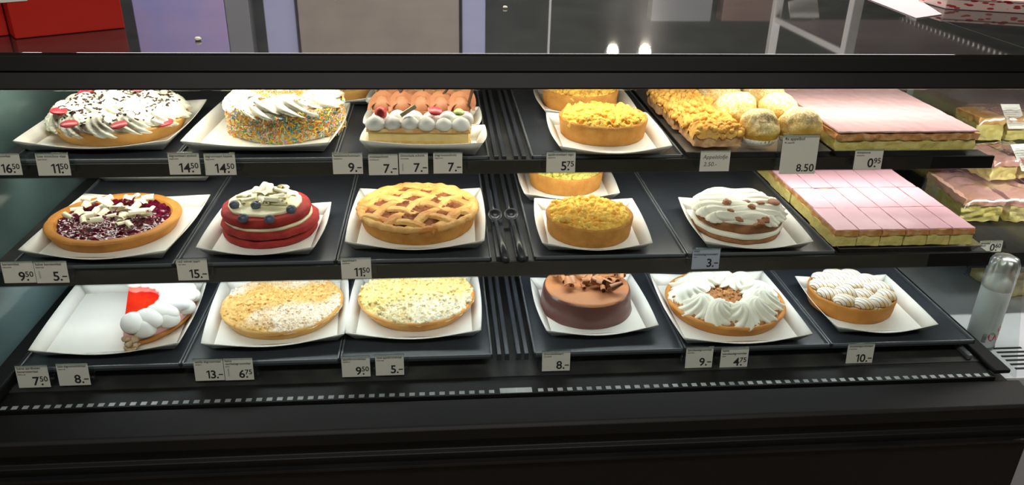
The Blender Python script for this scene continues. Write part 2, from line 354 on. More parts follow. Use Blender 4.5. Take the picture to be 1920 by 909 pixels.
def vor(x, y, s, seed=0):
    d, _ = noise.voronoi(Vector((x*s, y*s, seed)))
    return d[0]
def crumbs(name, R, z0, amp, cell, m, parent, dome=0, seed=0, edge=.004, rag=.003, mound=0, step=.0022, r0=0, lumps=0, lump=.006):
    """disc of crumble: grains heaped over a disc, edges ragged"""
    nr = max(8, int((R-r0)/step)); seg = int(2*pi*R/step/1.35)
    mb = MB(); v = []
    for i in range(nr+1):
        for j in range(seg):
            a = 2*pi*j/seg; r = r0+(R-r0)*i/nr
            rr = r+(rag*noise.noise(Vector((cos(a)*8, sin(a)*8, seed)))*(r/R)**6)
            x, y = rr*cos(a), rr*sin(a); t = r/R
            g = max(0, 1-1.25*vor(x, y, 1/cell, seed)); g2 = max(0, 1-1.25*vor(x+.3, y, 2.3/cell, seed+5))
            n1 = noise.noise(Vector((x*28, y*28, seed)))
            zz = z0-amp*.5+dome*(1-t*t)+amp*(g*1.9+g2*.8+n1*.6)+mound*max(0, noise.noise(Vector((x*14, y*14, seed+9))))
            if t > 1-edge/R: zz = z0-.004+amp*g*.6
            v.append((x, y, zz))
    f = [(i*seg+j, i*seg+(j+1) % seg, (i+1)*seg+(j+1) % seg, (i+1)*seg+j) for i in range(nr) for j in range(seg)]
    mb.add(v, f)
    bv_ = BVHTree.FromPolygons([Vector(q) for q in v], f) if lumps else None
    for q in range(lumps):
        a = random.uniform(0, 2*pi); r = (R-.003)*random.random()**.5; x, y = r*cos(a), r*sin(a); s_ = lump*random.uniform(.45, 1.1)
        add_lump(mb, TR(x, y, topz(bv_, x, y, z0)+s_*.15, random.random()*6, random.random()*3, random.random()*3, s_), q*1.7+seed)
    return mb.build(name, m, parent, smooth=True)
_ico = bmesh.new(); bmesh.ops.create_icosphere(_ico, subdivisions=2, radius=1); ICO = [v.co.copy() for v in _ico.verts]; ICOF = [tuple(v.index for v in f.verts) for f in _ico.faces]; _ico.free()
def add_lump(mb, T, sd, mi=0, rough=.38):
    mb.add([p*(1+rough*noise.noise(p*1.4+Vector((sd, sd*.7, 0)))+.16*noise.noise(p*4+Vector((sd, 0, 5)))) for p in ICO], ICOF, mi, T)
def rosette(R, H, n=7, tw=2.2, amp=.16, seg=56, rings=16, lean=0.0, p=.62):
    """piped swirl: fluted, twisted and drawn up to a point"""
    mb = MB(); pr = []
    for i in range(rings+1):
        t = i/rings; pr.append((R*(max(0, 1-t))**p*(1+.10*sin(pi*min(1, t*3))), H*(t**.9)))
    def mod(r, zz, a, i):
        t = i/rings; k = n*(a+tw*t)
        return r*(1+amp*(abs(cos(k/2))*2-1)*(1-t*.3)), zz+H*.07*cos(k)*(1-t)
    mb.lathe(pr, seg, mod)
    mb.v = [(x+lean*zz, y, max(zz, 0)) for x, y, zz in mb.v]; return mb
def puff(R, H, tip=.25):
    pr = [(R*.75, 0), (R*.96, H*.12), (R, H*.32), (R*.93, H*.55), (R*.72, H*.76), (R*.42, H*.91), (R*.16, H*.985), (.0001, H*(1+tip*.1))]
    return MB().lathe(pr, 28)
def curl(R, L, turns, cone=.25, seg=16, th=.0011, wav=0):
    """rolled shaving of chocolate; axis along x"""
    mb = MB(); v = []; nl = 5
    for i in range(seg+1):
        t = i/seg; a = turns*2*pi*t
        for k in range(nl+1):
            q = k/nl; rr = R*(1-.35*t)*(1-cone*q)
            v.append((L*(q-.5)+wav*sin(3*t), rr*cos(a), rr*sin(a)+R*.8))
    mb.add(v, [(i*(nl+1)+k, (i+1)*(nl+1)+k, (i+1)*(nl+1)+k+1, i*(nl+1)+k+1) for i in range(seg) for k in range(nl)])
    o = mb
    # thickness: duplicate sheet offset along radius
    n = len(v); v2 = []
    for i in range(seg+1):
        t = i/seg; a = turns*2*pi*t
        for k in range(nl+1):
            q = k/nl; rr = R*(1-.35*t)*(1-cone*q)-th
            v2.append((L*(q-.5)+wav*sin(3*t), rr*cos(a), rr*sin(a)+R*.8))
    mb.add(v2, [(i*(nl+1)+k, (i+1)*(nl+1)+k, (i+1)*(nl+1)+k+1, i*(nl+1)+k+1) for i in range(seg) for k in range(nl)])
    W = nl+1
    ed = [(i*W, (i+1)*W) for i in range(seg)]+[(i*W+nl, (i+1)*W+nl) for i in range(seg)]+[(k, k+1) for k in range(nl)]+[(seg*W+k, seg*W+k+1) for k in range(nl)]
    mb.f += [(a, b, b+n, a+n) for a, b in ed]; mb.m += [0]*len(ed)
    return mb
def scatter(name, meshes, parent, n, R, z0, tilt=.5, stack=.004, r0=0, sc=(.8, 1.2), keep=None, spread=.6, lay=0):
    out = []; tries = 0
    while len(out) < n and tries < 4000:
        tries += 1; a = random.uniform(0, 2*pi); r = r0+(R-r0)*random.random()**spread; x, y = r*cos(a), r*sin(a)
        if keep and not keep(x, y): continue
        if any((x-p[0])**2+(y-p[1])**2 < (R*1.0/(n**.5))**2*.55 for p in out): continue
        out.append((x, y))
        put(name, random.choice(meshes), parent, (x, y, z0+random.random()*stack), (random.uniform(-tilt, tilt), random.uniform(-tilt, tilt)*.6, random.uniform(0, 2*pi)), random.uniform(*sc))
    return out
def cake(name, label, cat, X, Y, h, rz=0, group=None, up=.0022):
    return thing(name, label, cat, (X, Y, z(h)+up), radians(rz), group)

# --- T1 cream pie with candy discs
k = cake('cream_pie', 'round pie piled with whipped cream, dark chocolate flakes and red candy discs', 'cake', -.682, 1.727, HT, -8)
crust('pie_crust', .137, .032, m_crustpale, k, flare=.88)
mb = MB()
mb.lathe([(.128, .026), (.133, .036), (.125, .050), (.09, .061), (.045, .066), (0.0001, .068)], 48)
for i in range(13):
    a = 2*pi*i/13; r_ = rosette(.034, .034, 7, 2.6, .15, 42, 12); T = TR(.108*cos(a), .108*sin(a), .033, a+1.0, 0, .25) @ Matrix.Diagonal((1.25, .86, 1, 1)); mb.add(r_.v, r_.f, 0, T)
for i in range(8):
    a = 2*pi*i/8+.3; r_ = rosette(.034, .030, 6, 2.2, .15, 42, 12); mb.add(r_.v, r_.f, 0, TR(.062*cos(a), .062*sin(a), .053, a+.9) @ Matrix.Diagonal((1.2, .9, 1, 1)))
r_ = rosette(.034, .03, 7); mb.add(r_.v, r_.f, 0, TR(0, 0, .060))
mb.build('whipped_cream', m_cream, k, smooth=True)
cream_bm = mb
bv = BVHTree.FromPolygons([Vector(v) for v in mb.v], mb.f)
fl = MB()
for i in range(560):
    a = random.uniform(0, 2*pi); r = .128*random.random()**.62
    cl = noise.noise(Vector((cos(a)*r*28, sin(a)*r*28, 3)))
    if cl < -.22: continue
    x, y = r*cos(a), r*sin(a); s = random.uniform(.0012, .0026)
    fl.box(-s*1.7, s*1.7, -s*1.0, s*1.0, -s*.5, s*.5, 0, TR(x, y, topz(bv, x, y, .05)+.0004, random.uniform(0, 6), random.uniform(-.6, .6), random.uniform(-.5, .5)))
tag(fl.build('chocolate_flakes', m_dark, k), 'dark chocolate flakes', kind='stuff')
disc = MB().lathe([(0.0001, 0), (.0125, 0), (.0135, .001), (.0135, .0022), (.0122, .0034), (0.0001, .0036)], 28).mesh('disc', m_red, True)
for px, py in ((128, 225), (222, 227), (108, 201), (162, 180), (262, 173), (306, 200)):
    q = onh(px, py, HT-.072); Mi = (Matrix.Translation(k.location) @ Matrix.Rotation(radians(-8), 4, 'Z')).inverted(); q = Mi @ q
    put('candy_disc', disc, k, (q.x, q.y, topz(bv, q.x, q.y, .06)+.0005), (random.uniform(.02, .2), random.uniform(-.2, .2), 0), 1.2)

# --- T2 sprinkle cake
m_spr = [mat('sprinkle_'+n, c, .4) for n, c in (('orange', (.90, .36, .08)), ('yellow', (.90, .70, .10)), ('pink', (.88, .48, .48)), ('blue', (.10, .48, .62)), ('white', (.88, .84, .78)), ('green', (.50, .62, .16)), ('amber', (.88, .42, .10)))]
k = cake('sprinkle_cake', 'tall whipped cream cake coated with rainbow sprinkles', 'cake', -.336, 1.738, HT, 0)
mb = MB().lathe([(0.0001, 0), (.118, 0), (.121, .004), (.121, .052), (.116, .062), (.10, .066), (0.0001, .066)], 64); mb.build('cake_body', m_cream, k, smooth=True)
mb = MB()
for i in range(8):
    a = 2*pi*i/8+.25; r_ = rosette(.040, .036, 6, 2.4, .17, 48, 14); mb.add(r_.v, r_.f, 0, TR(.088*cos(a), .088*sin(a), .060, a+1.25, 0, .18) @ Matrix.Diagonal((1.35, .85, 1, 1)))
mb.build('whipped_cream', m_cream, k, smooth=True); bv = BVHTree.FromPolygons([Vector(v) for v in mb.v], mb.f)
sp = MB(); W = (16, 26, 20, 12, 18, 10, 12)
def rod(T, mi):
    L = random.uniform(.0028, .0058); r = .0013
    sp.add([(-L, -r, 0), (-L, r*.6, -r), (-L, r*.6, r), (L, -r, 0), (L, r*.6, -r), (L, r*.6, r)], [(0,1,2),(3,5,4),(0,3,4,1),(1,4,5,2),(2,5,3,0)], mi, T)
for i in range(3600):
    a = random.uniform(-pi, pi)
    if sin(a) > .75: continue
    zz = random.uniform(.002, .060)+.005*sin(5*a); R = .1225+random.uniform(0, .0035)
    T = Matrix.Translation((R*cos(a), R*sin(a), zz)) @ Matrix.Rotation(a, 4, 'Z') @ Matrix.Rotation(random.uniform(0, pi), 4, 'X') @ Matrix.Rotation(pi/2+random.uniform(-.45, .45), 4, 'Z')
    rod(T, random.choices(range(7), W)[0])
for i in range(1000):
    a = random.uniform(0, 2*pi); r = .062*random.random()**.5 if random.random() < .82 else random.uniform(.05, .118); x, y = r*cos(a), r*sin(a)
    rod(TR(x, y, topz(bv, x, y, .066)+.0008, random.uniform(0, 6), random.uniform(-.4, .4), random.uniform(-.4, .4)), random.choices(range(7), (26, 26, 14, 7, 6, 5, 24))[0])
tag(sp.build('rainbow_sprinkles', m_spr, k), 'rainbow sprinkles', kind='stuff')

# --- T2b nut crumb pie behind
m_gold = mat('nut_crumb', (.62, .33, .09), .8, (.80, .55, .24), 120, .6, 500)
k = cake('crumb_pie', 'brown nut crumb pie half hidden at the rear beside the sprinkle cake', 'cake', -.262, 2.00, HT); crust('pie_crust', .098, .03, m_crustpale, k, flare=.9); crumbs('crumb_topping', .095, .027, .003, .008, m_gold, k, dome=.004, lumps=150, lump=.004)

# --- T3 slices
m_sponge = mat('yellow_sponge', (.78, .58, .22), .85, (.70, .45, .13), 60, .6, 350)
m_vla = mat('pale_custard', (.82, .66, .30), .6, (.76, .58, .22), 30)
m_flaky = mat('flaky_pastry', (.66, .36, .12), .7, (.80, .56, .26), 60, .6, 240)
m_rasp = mat('raspberry_jam', (.36, .03, .05), .3)
def slab(mb, x0, x1, y0, y1, z0, z1, mi, n=(26, 8), amp=.0015, seed=0):
    """rough-sided block"""
    nx_, ny_ = n; v = []; f = []
    def P(x, y, zz): q = Vector((x*55, y*55, zz*90+seed)); d = noise.noise_vector(q)*amp; return (x+d.x, y+d.y, zz+d.z*.8)
    def grid(fn, a, b):
        o = len(v)
        for i in range(a+1):
            for j in range(b+1): v.append(P(*fn(i/a, j/b)))
        for i in range(a):
            for j in range(b): f.append((o+i*(b+1)+j, o+(i+1)*(b+1)+j, o+(i+1)*(b+1)+j+1, o+i*(b+1)+j+1))
    L = lambda a, b, t: a+(b-a)*t; nz = max(2, int((z1-z0)/.004))
    grid(lambda s, t: (L(x0, x1, s), L(y0, y1, t), z1), nx_, ny_); grid(lambda s, t: (L(x0, x1, s), L(y0, y1, t), z0), nx_, ny_)
    grid(lambda s, t: (L(x0, x1, s), y0, L(z0, z1, t)), nx_, nz); grid(lambda s, t: (L(x0, x1, s), y1, L(z0, z1, t)), nx_, nz)
    grid(lambda s, t: (x0, L(y0, y1, s), L(z0, z1, t)), ny_, nz); grid(lambda s, t: (x1, L(y0, y1, s), L(z0, z1, t)), ny_, nz)
    mb.add(v, f, mi); return mb
k = cake('cream_slice', 'layered sponge slice topped with white puffs, strawberry and kiwi', 'cake', -.042, 1.595, HT, -4)
slab(MB(), -.105, .103, -.032, .032, 0, .004, 0).build('jam_layer', m_rasp, k, smooth=True)
slab(MB(), -.104, .102, -.031, .032, .003, .021, 0, amp=.002).build('sponge_layer', m_sponge, k, smooth=True)
slab(MB(), -.102, .100, -.029, .031, .021, .040, 0, amp=.001).build('custard_layer', m_vla, k, smooth=True)
slab(MB(), -.106, .104, -.033, .034, .040, .047, 0, amp=.003, seed=4).build('pastry_lid', m_flaky, k, smooth=True)
pm = puff(.0195, .026).mesh('puff', m_puff, True)
for row, n, y, dx in ((0, 6, -.019, 0), (1, 6, .016, .006)):
    for i in range(n): put('cream_puff', pm, k, (-.088+i*.0345+dx, y+random.uniform(-.003, .003), .044+row*.002), (0, 0, random.random()*6), random.uniform(.92, 1.08))
def strawb(seed=0):
    mb = MB().lathe([(0.0001, -.013), (.006, -.010), (.0105, -.003), (.0115, .003), (.009, .008), (.004, .0105), (0.0001, .011)], 20); return mb
m_straw = mat('strawberry_red', (.62, .02, .035), .25, (.75, .12, .08), 250, .4, 900)
put('strawberry', strawb().mesh('strawberry', m_straw, True), k, (-.079, -.006, .072), (1.0, .3, .5), 1.15)
put('candy_disc', disc, k, (.032, .0, .0745), (.35, .1, 0), 1.05)
m_kiwi = mat('kiwi_green', (.38, .52, .08), .3, (.62, .70, .30), 120)
MB().lathe([(0.0001, 0), (.010, 0), (.0115, .0015), (.010, .0035), (0.0001, .0035)], 24).build('kiwi_slice', m_kiwi, k, smooth=True, loc=(.080, -.002, .0735)).rotation_euler = (.4, .1, 0)
m_wchoc = mat('white_chocolate', (.88, .83, .60), .4)
MB().box(-.018, .018, -.0015, .0015, -.004, .004).build('chocolate_stick', m_wchoc, k, loc=(-.022, -.012, .079)).rotation_euler = (0, -.55, .2)
# chocolate rosette slice
m_mousse = mat('chocolate_mousse', (.36, .15, .07), .6, (.30, .11, .045), 40, .1, 300)
k = cake('chocolate_slice', 'chocolate slice with brown piped petals and dark sticks behind the white puffs', 'cake', -.040, 1.742, HT, -3)
slab(MB(), -.108, .106, -.036, .036, 0, .018, 0).build('sponge_layer', m_sponge, k, smooth=True); slab(MB(), -.107, .105, -.035, .035, .018, .040, 0, amp=.001).build('mousse_layer', m_mousse, k, smooth=True)
pet = MB(); v = []; n = 12
for i in range(n+1):
    a = pi*i/n
    for j in range(9):
        t = j/8; v.append(((.019+.006*t)*cos(a)*1.1, -.012+.03*t*sin(a)-.004, .004+.030*sin(a)*(.55+.6*t)))
pet.add(v, [(i*9+j, (i+1)*9+j, (i+1)*9+j+1, i*9+j+1) for i in range(n) for j in range(8)])
pet.lathe([(.019, 0), (.021, .008), (.018, .02), (.009, .029), (.0001, .031)], 22)
pe = pet.mesh('petal', m_mousse, True)
for i in range(5): put('mousse_petal', pe, k, (-.087+i*.043, -.010, .034), (-.1, 0, random.uniform(-.25, .25)), 1.12)
for i in range(5): put('mousse_petal', pe, k, (-.070+i*.041, .022, .034), (-.1, 0, random.uniform(-.25, .25)), 1.05)
for x, y, rz, ry in ((-.098, .028, .2, -1.2), (-.050, .006, .9, -.8), (.003, .014, .1, -1.45), (.050, .006, -.5, -.9), (.108, -.02, .3, -1.3)):
    MB().box(-.022, .022, -.0055, .0055, -.0015, .0015).build('chocolate_stick', m_dark, k, loc=(x, y, .072)).rotation_euler = (0, ry, rz)
k = cake('pastry_slice', 'puff pastry slice with pale flaky top at the rear of the shelf', 'cake', -.050, 1.905, HT, -3)
slab(MB(), -.100, .100, -.032, .032, 0, .024, 0).build('custard_layer', m_vla, k, smooth=True); slab(MB(), -.102, .102, -.034, .034, .024, .036, 0, amp=.004, seed=9).build('pastry_lid', m_flaky, k, smooth=True)

# --- tall crumble pies
m_tall = mat('tall_crust', (.70, .35, .085), .7, (.55, .23, .045), 45, .8, 420, lo=.3, hi=.75, spec=.2, dist=.004)
m_cry = mat('yellow_crumble', (.90, .62, .13), .7, (.78, .42, .08), 34, .5, 420, lo=.38, hi=.72, spec=.2)
m_crg = mat('pale_green_crumble', (.72, .66, .18), .75, (.60, .50, .10), 60, .6, 420, lo=.38, hi=.7, spec=.2)
def tall_pie(X, Y, h, label, R=.097, H=.042, m=None, seed=0, rz=0, mound=.016):
    k = cake('crumble_pie', label, 'cake', X, Y, h, rz)
    crust('pie_crust', R, H, m_tall, k, flare=.92, inner=R-.009, zin=H-.012)
    crumbs('crumble_topping', R-.004, H-.006, .006, .011, m or m_cry, k, dome=.006, seed=seed, mound=mound, lumps=210, lump=.0075); return k
tall_pie(.355, 1.672, HT, 'tall round crumble pie, front one of two on the top shelf', seed=1)
tall_pie(.342, 1.905, HT, 'tall round crumble pie at the rear of the top shelf', seed=2, R=.094, mound=.006)
tall_pie(.315, 1.552, HM, 'tall round crumble pie, front one of two on the middle shelf', seed=3, R=.094)
tall_pie(.305, 1.830, HM, 'tall crumble pie with greenish crumbs under the top shelf', seed=4, R=.092, m=m_crg, mound=.004)

# --- apple crumble slices
m_strz = mat('streusel', (.80, .48, .12), .75, (.68, .33, .07), 50, .6, 360, lo=.4, hi=.7, spec=.2)
m_filling = mat('apple_filling', (.70, .46, .24), .5, (.50, .26, .12), 60, .5, 200)
def streusel(cx, cy, wx, wy, H, label, rz=0, seed=0):
    k = thing('crumble_slice', label, 'cake', (cx, cy, z(HT)+.0045), rz, 'apple crumble slices')
    slab(MB(), -wx/2+.004, wx/2-.004, -wy/2+.004, wy/2-.004, 0, H-.012, 0, amp=.004, seed=seed).build('apple_layer', m_filling, k, smooth=True)
    n1, n2 = int(wx/.0022), int(wy/.0022); v = []
    for i in range(n1+1):
        for j in range(n2+1):
            x, y = -wx/2+wx*i/n1, -wy/2+wy*j/n2; e = min(i/n1, 1-i/n1)*wx; e2 = min(j/n2, 1-j/n2)*wy; ee = min(e, e2)
            g_ = max(0, 1-1.25*vor(x, y, 1/.012, seed)); g2 = max(0, 1-1.25*vor(x, y, 2.4/.012, seed+3))
            zz = H-.010+.013*g_+.006*g2+.004*noise.noise(Vector((x*30, y*30, seed)))
            if ee < .008: zz -= (.008-ee)*2.1
            dx = .003*noise.noise(Vector((x*60, y*60, seed+7))); v.append((x+dx, y+.003*noise.noise(Vector((x*60, y*60, seed+17))), zz))
    sm = MB().add(v, [(i*(n2+1)+j, (i+1)*(n2+1)+j, (i+1)*(n2+1)+j+1, i*(n2+1)+j+1) for i in range(n1) for j in range(n2)])
    bv_ = BVHTree.FromPolygons([Vector(q) for q in sm.v], sm.f)
    for q in range(150):
        x, y = random.uniform(-wx/2, wx/2)*.96, random.uniform(-wy/2, wy/2)*.96; s_ = random.uniform(.004, .0085)
        add_lump(sm, TR(x, y, topz(bv_, x, y, H)+s_*.1, random.random()*6, random.random()*3, random.random()*3, s_), q*1.3+seed)
    sm.build('crumble_topping', m_strz, k, smooth=True)
streusel(.583, 1.625, .112, .115, .040, 'frontmost apple crumble slice behind the handwritten card', .02, 1)
streusel(.574, 1.742, .112, .112, .042, 'second apple crumble slice from the front, beside the dumplings', -.03, 2)
streusel(.567, 1.857, .112, .112, .044, 'third apple crumble slice from the front', .03, 3)
streusel(.592, 1.972, .115, .105, .044, 'rearmost apple crumble slice just under the black bar', -.05, 4)

# --- apple dumplings in paper cups
m_dump = dusted('sugared_dumpling', (.66, .42, .07), (.56, .31, .045), (.80, .74, .50), 18, 9, .35, .55, .5, 300)
N_ = m_dump.node_tree.nodes; L_ = m_dump.node_tree.links      # sugar settles on upward faces
geo = N_.new('ShaderNodeTexCoord'); sx = N_.new('ShaderNodeSeparateXYZ'); L_.new(geo.outputs['Normal'], sx.inputs[0])
mr = N_.new('ShaderNodeMapRange'); mr.inputs[1].default_value = -.1; mr.inputs[2].default_value = .75; L_.new(sx.outputs[2], mr.inputs[0])
mu = [n for n in N_ if n.type == 'MATH'][0]; old = mu.inputs[0].links[0].from_socket; ad = N_.new('ShaderNodeMath'); ad.operation = 'MULTIPLY'; L_.new(mr.outputs[0], ad.inputs[0]); ad.inputs[1].default_value = 1.0; L_.new(ad.outputs[0], mu.inputs[0])
m_cup = mat('paper_cup', (.78, .76, .70), .6)
def dump_mesh(seed):
    mb = MB(); pr = []
    for i in range(23):
        t = i/22; a = -.45+(pi/2+.45)*t; pr.append((max(.0001, .047*cos(a)**.8 if cos(a) > 0 else 0), .028+.046*sin(a)))
    def mod(r, zz, a, i):
        q = Vector((r*cos(a), r*sin(a), zz)); d = .007*noise.noise(q*22+Vector((seed, 0, 0)))+.0022*noise.noise(q*90+Vector((seed, 0, 0)))
        return max(0, r+d*(r/.047)), zz+d
    mb.lathe(pr, 56, mod); return mb.mesh('dumpling', m_dump, True)
dm = [dump_mesh(s) for s in (1, 5, 9, 13)]
cup = MB().lathe([(0.0001, 0), (.036, 0), (.045, .016), (.0455, .016), (.037, .0006), (0.0001, .0008)], 60, lambda r, zz, a, i: (r*(1+(.02*cos(30*a) if zz > .01 else 0)), zz)).mesh('cup', m_cup, True)
dl = [(.6805, 1.603, 'front left sugared apple dumpling in a white paper cup', 0, 1), (.773, 1.605, 'front right apple dumpling behind the large price card', 1, 1.06), (.668, 1.722, 'middle left apple dumpling touching the crumble slices', 2, 1.12), (.764, 1.712, 'middle right apple dumpling beside the uncut pink slab', 3, 1.1), (.672, 1.845, 'tall apple dumpling behind the middle left one', 0, 1.17), (.779, 1.828, 'rear right apple dumpling under the black bar', 1, 1.14)]
for X, Y, lb, mi, s in dl:
    k = thing('apple_dumpling', lb, 'pastry', (X, Y, z(HT)+.0045), random.uniform(0, 6), 'sugared apple dumplings')
    put('paper_cup', cup, k, (0, 0, 0), sc=s*.97); put('dumpling', dm[mi], k, (0, 0, .002), sc=(s*.93, s*.93, s*.90))

# --- pink slabs
m_pink = mat('pink_icing', (.80, .54, .56), .22, (.78, .50, .53), 6, .04, 60, coat=.25)
m_puffl = mat('puff_layer', (.56, .24, .07), .7, (.72, .42, .18), 60, .6, 260)
m_cust = mat('yellow_custard', (.80, .70, .26), .6, (.72, .58, .16), 70, .7, 220, lo=.4, hi=.65)
k = thing('pink_glazed_slab', 'large uncut custard slab with smooth pink icing on the top shelf', 'cake', (.979, 1.800, z(HT)+.0045), radians(0), None)
slab(MB(), -.152, .156, -.262, .26, 0, .024, 0, (60, 60), .003).build('custard_layer', m_cust, k, smooth=True)
slab(MB(), -.154, .158, -.266, .264, .024, .0370, 0, (90, 90), .0050, 5).build('pastry_layer', m_puffl, k, smooth=True)
ic = slab(MB(), -.153, .157, -.265, .262, .0405, .0435, 0, (60, 60), .0014, 8).build('pink_icing', m_pink, k, smooth=True)
m_pink2 = mat('matte_pink_icing', (.80, .48, .56), .4, (.78, .45, .53), 9, .05, 80)
def tomp(seed, wx, wy):
    out = []
    out.append(slab(MB(), -wx/2, wx/2, -wy/2, wy/2, 0, .024, 0, (14, 24), .0016, seed).mesh('custard', m_cust, True))
    out.append(slab(MB(), -wx/2, wx/2, -wy/2-.0015, wy/2-.001, .024, .0355, 0, (14, 30), .0030, seed+3).mesh('puff', m_puffl, True))
    out.append(slab(MB(), -wx/2, wx/2, -wy/2, wy/2, .034, .038, 0, (14, 24), .0009, seed+6).mesh('icing', m_pink2, True))
    return out
tm = [tomp(s*11, .0492, .1135) for s in range(3)]
rown = ['front row', 'second row', 'third row', 'rear row']
coln = ['at the left edge', 'second from the left', 'third from the left', 'third from the right', 'second from the right', 'at the right edge']
for r in range(4):
    for c in range(6):
        X = .842+c*.0515+(.002 if r % 2 else 0); Y = 1.505+r*.1165
        k = thing('pink_slice', 'pink iced custard slice, %s, %s' % (rown[r], coln[c]), 'pastry', (X+.001*random.uniform(-1, 1), Y+(-.004 if (c == 1 and r == 1) else 0), z(HM)+.0045), random.uniform(-.012, .012), 'cut pink custard slices')
        a, b, d = random.choice(tm); put('custard_layer', a, k, (0, 0, 0)); put('pastry_layer', b, k, (0, 0, 0)); put('pink_icing', d, k, (0, 0, 0))

# --- M1 cherry pie
m_cherry = mat('cherry_filling', (.05, .002, .012), .13, (.13, .005, .022), 60, .5, 130, dist=.003, coat=.5)
k = cake('cherry_pie', 'flat cherry pie with dark glossy filling and white chocolate shavings', 'cake', -.688, 1.605, HM, 0)
crust('pie_crust', .133, .026, m_crust, k, flare=.90, inner=.112, zin=.018)
crumbs('cherry_filling', .1135, .021, .0035, .014, m_cherry, k, seed=8, rag=.004)
wc = [curl(.0125, .026, .30, .25).mesh('c', m_wchoc, True, 60), curl(.0105, .030, .42, .1).mesh('c', m_wchoc, True, 60), curl(.015, .022, .24, .45).mesh('c', m_wchoc, True, 60), curl(.0075, .028, .8, .2).mesh('c', m_wchoc, True, 60)]
scatter('white_chocolate_shaving', wc, k, 42, .088, .026, .35, .010, keep=lambda x, y: (x+.008)**2/.0075+(y-.014)**2/.006 < 1, spread=.5, sc=(.75, 1.1))
for x, y, a in ((.052, -.062, -.9), (.036, -.058, .9), (-.03, -.05, .1)): put('white_chocolate_shaving', wc[1], k, (x, y, .027), (.1, .1, a), .8)

# --- M2 red velvet
m_velvet = mat('red_sponge', (.40, .025, .018), .8, (.30, .015, .012), 45, .5, 260)
k = cake('red_velvet_cake', 'red velvet layer cake topped with white chocolate curls and blueberries', 'cake', -.364, 1.584, HM, 0); k.scale = (1, 1, .84)
def layer(nm, R, z0, z1, m, dx=0, dy=0, w=.002, sd=0, rx=0, ry=0):
    b = (z1-z0)*.3; pr = [(0.0001, z0), (R-b, z0), (R-b*.3, z0+b*.3), (R, z0+b), (R, z1-b), (R-b*.3, z1-b*.3), (R-b, z1), (R*.5, z1), (0.0001, z1)]
    def mod(r, zz, a, i): return (r+(w*noise.noise(Vector((cos(a)*4, sin(a)*4, sd+zz*80))) if r > R*.8 else 0)), zz+w*.4*noise.noise(Vector((cos(a)*3*r/R, sin(a)*3*r/R, sd)))
    o = MB().lathe(pr, 80, mod).build(nm, m, k, smooth=True, loc=(dx, dy, 0)); o.rotation_euler = (rx, ry, 0); return o
layer('sponge_layer', .097, 0, .020, m_velvet, sd=1); layer('cream_layer', .090, .019, .025, m_creamy, sd=2)
layer('sponge_layer', .100, .024, .042, m_velvet, .003, 0, .004, 3); layer('cream_layer', .090, .041, .048, m_creamy, sd=4)
layer('sponge_layer', .091, .047, .070, m_velvet, -.004, .002, sd=5); layer('cream_topping', .075, .069, .077, m_creamy, -.006, .006, .003, 6)
wc2 = [curl(.0105, .028, .8, .15).mesh('c', m_wchoc, True, 60), curl(.006, .036, 1.3, .1).mesh('c', m_wchoc, True, 60), curl(.013, .026, .45, .4).mesh('c', m_wchoc, True, 60)]
scatter('white_chocolate_curl', wc2, k, 26, .058, .077, .4, .012, keep=lambda x, y: y > -.035, sc=(.8, 1.1)); 
for x, y, s in ((.0, .025, 1.1), (.02, .01, 1), (-.012, .03, 1.2), (.028, .03, 1)): put('white_chocolate_curl', wc2[0], k, (x, y, .089), (.3, -.5, random.random()*6), s)
m_blue = mat('blueberry_skin', (.035, .05, .09), .4, (.09, .12, .18), 60)
bl = MB().lathe([(0.0001, -.008), (.004, -.0072), (.0072, -.004), (.0085, 0), (.0072, .005), (.0045, .0072), (.0035, .0082), (.002, .0070), (0.0001, .0068)], 24).mesh('blueberry', m_blue, True)
for px, py in ((455, 398), (504, 400), (545, 382), (478, 374), (438, 373)):
    q = onh(px, py, HM-.086)-k.location; put('blueberry', bl, k, (q.x, q.y, .0845), (random.uniform(-.5, .5), random.uniform(-.5, .5), 0), 1.25)

# --- M3 lattice pie
m_lat = mat('baked_lattice', (.78, .48, .15), .55, (.58, .22, .04), 22, .5, 200, lo=.40, hi=.68, spec=.35, dist=.004)
m_appl = mat('apple_cinnamon_filling', (.17, .052, .02), .8, (.28, .10, .045), 70, .5, 200, spec=.15)
k = cake('lattice_apple_pie', 'large apple pie with woven golden lattice crust', 'cake', -.052, 1.612, HM, 0)
crust('pie_crust', .131, .038, m_tall, k, flare=.90, inner=.120, zin=.032); crumbs('apple_filling', .121, .034, .003, .014, m_appl, k, seed=12, dome=.009)
lt = MB()
def strip(ang, off, ph, wd=.0112):
    half = math.sqrt(max(0, .127**2-off**2)); n = 40; ca, sa = cos(ang), sin(ang); v = []
    for i in range(n+1):
        s = -half+2*half*i/n; e = 1-(s/half)**2
        zc_ = .038+.0055*(.131**2-s*s-off*off)/.017+.0030*sin(s/.046*pi+ph)
        if e < .12: zc_ -= (.12-e)*.035
        wv = .003*noise.noise(Vector((s*22, off*40, ang)))
        for j in range(9):
            t = -1+j/4; w_ = wd*(1+.22*noise.noise(Vector((s*30, off*50, 3+ang))))
            u_ = off+wv+t*w_; zz = zc_+.0018*noise.noise(Vector((s*90, u_*90, 2)))+.0042*math.sqrt(max(0, 1-t*t*.98))
            if abs(t) == 1: zz = zc_-.003
            v.append((ca*s-sa*u_, sa*s+ca*u_, zz))
    lt.add(v, [(i*9+j, (i+1)*9+j, (i+1)*9+j+1, i*9+j+1) for i in range(n) for j in range(8)])
offs = [-.094, -.047, .001, .048, .095]
for i, o_ in enumerate(offs): strip(radians(-24), o_, i*pi); strip(radians(58), o_, i*pi+pi*.5)
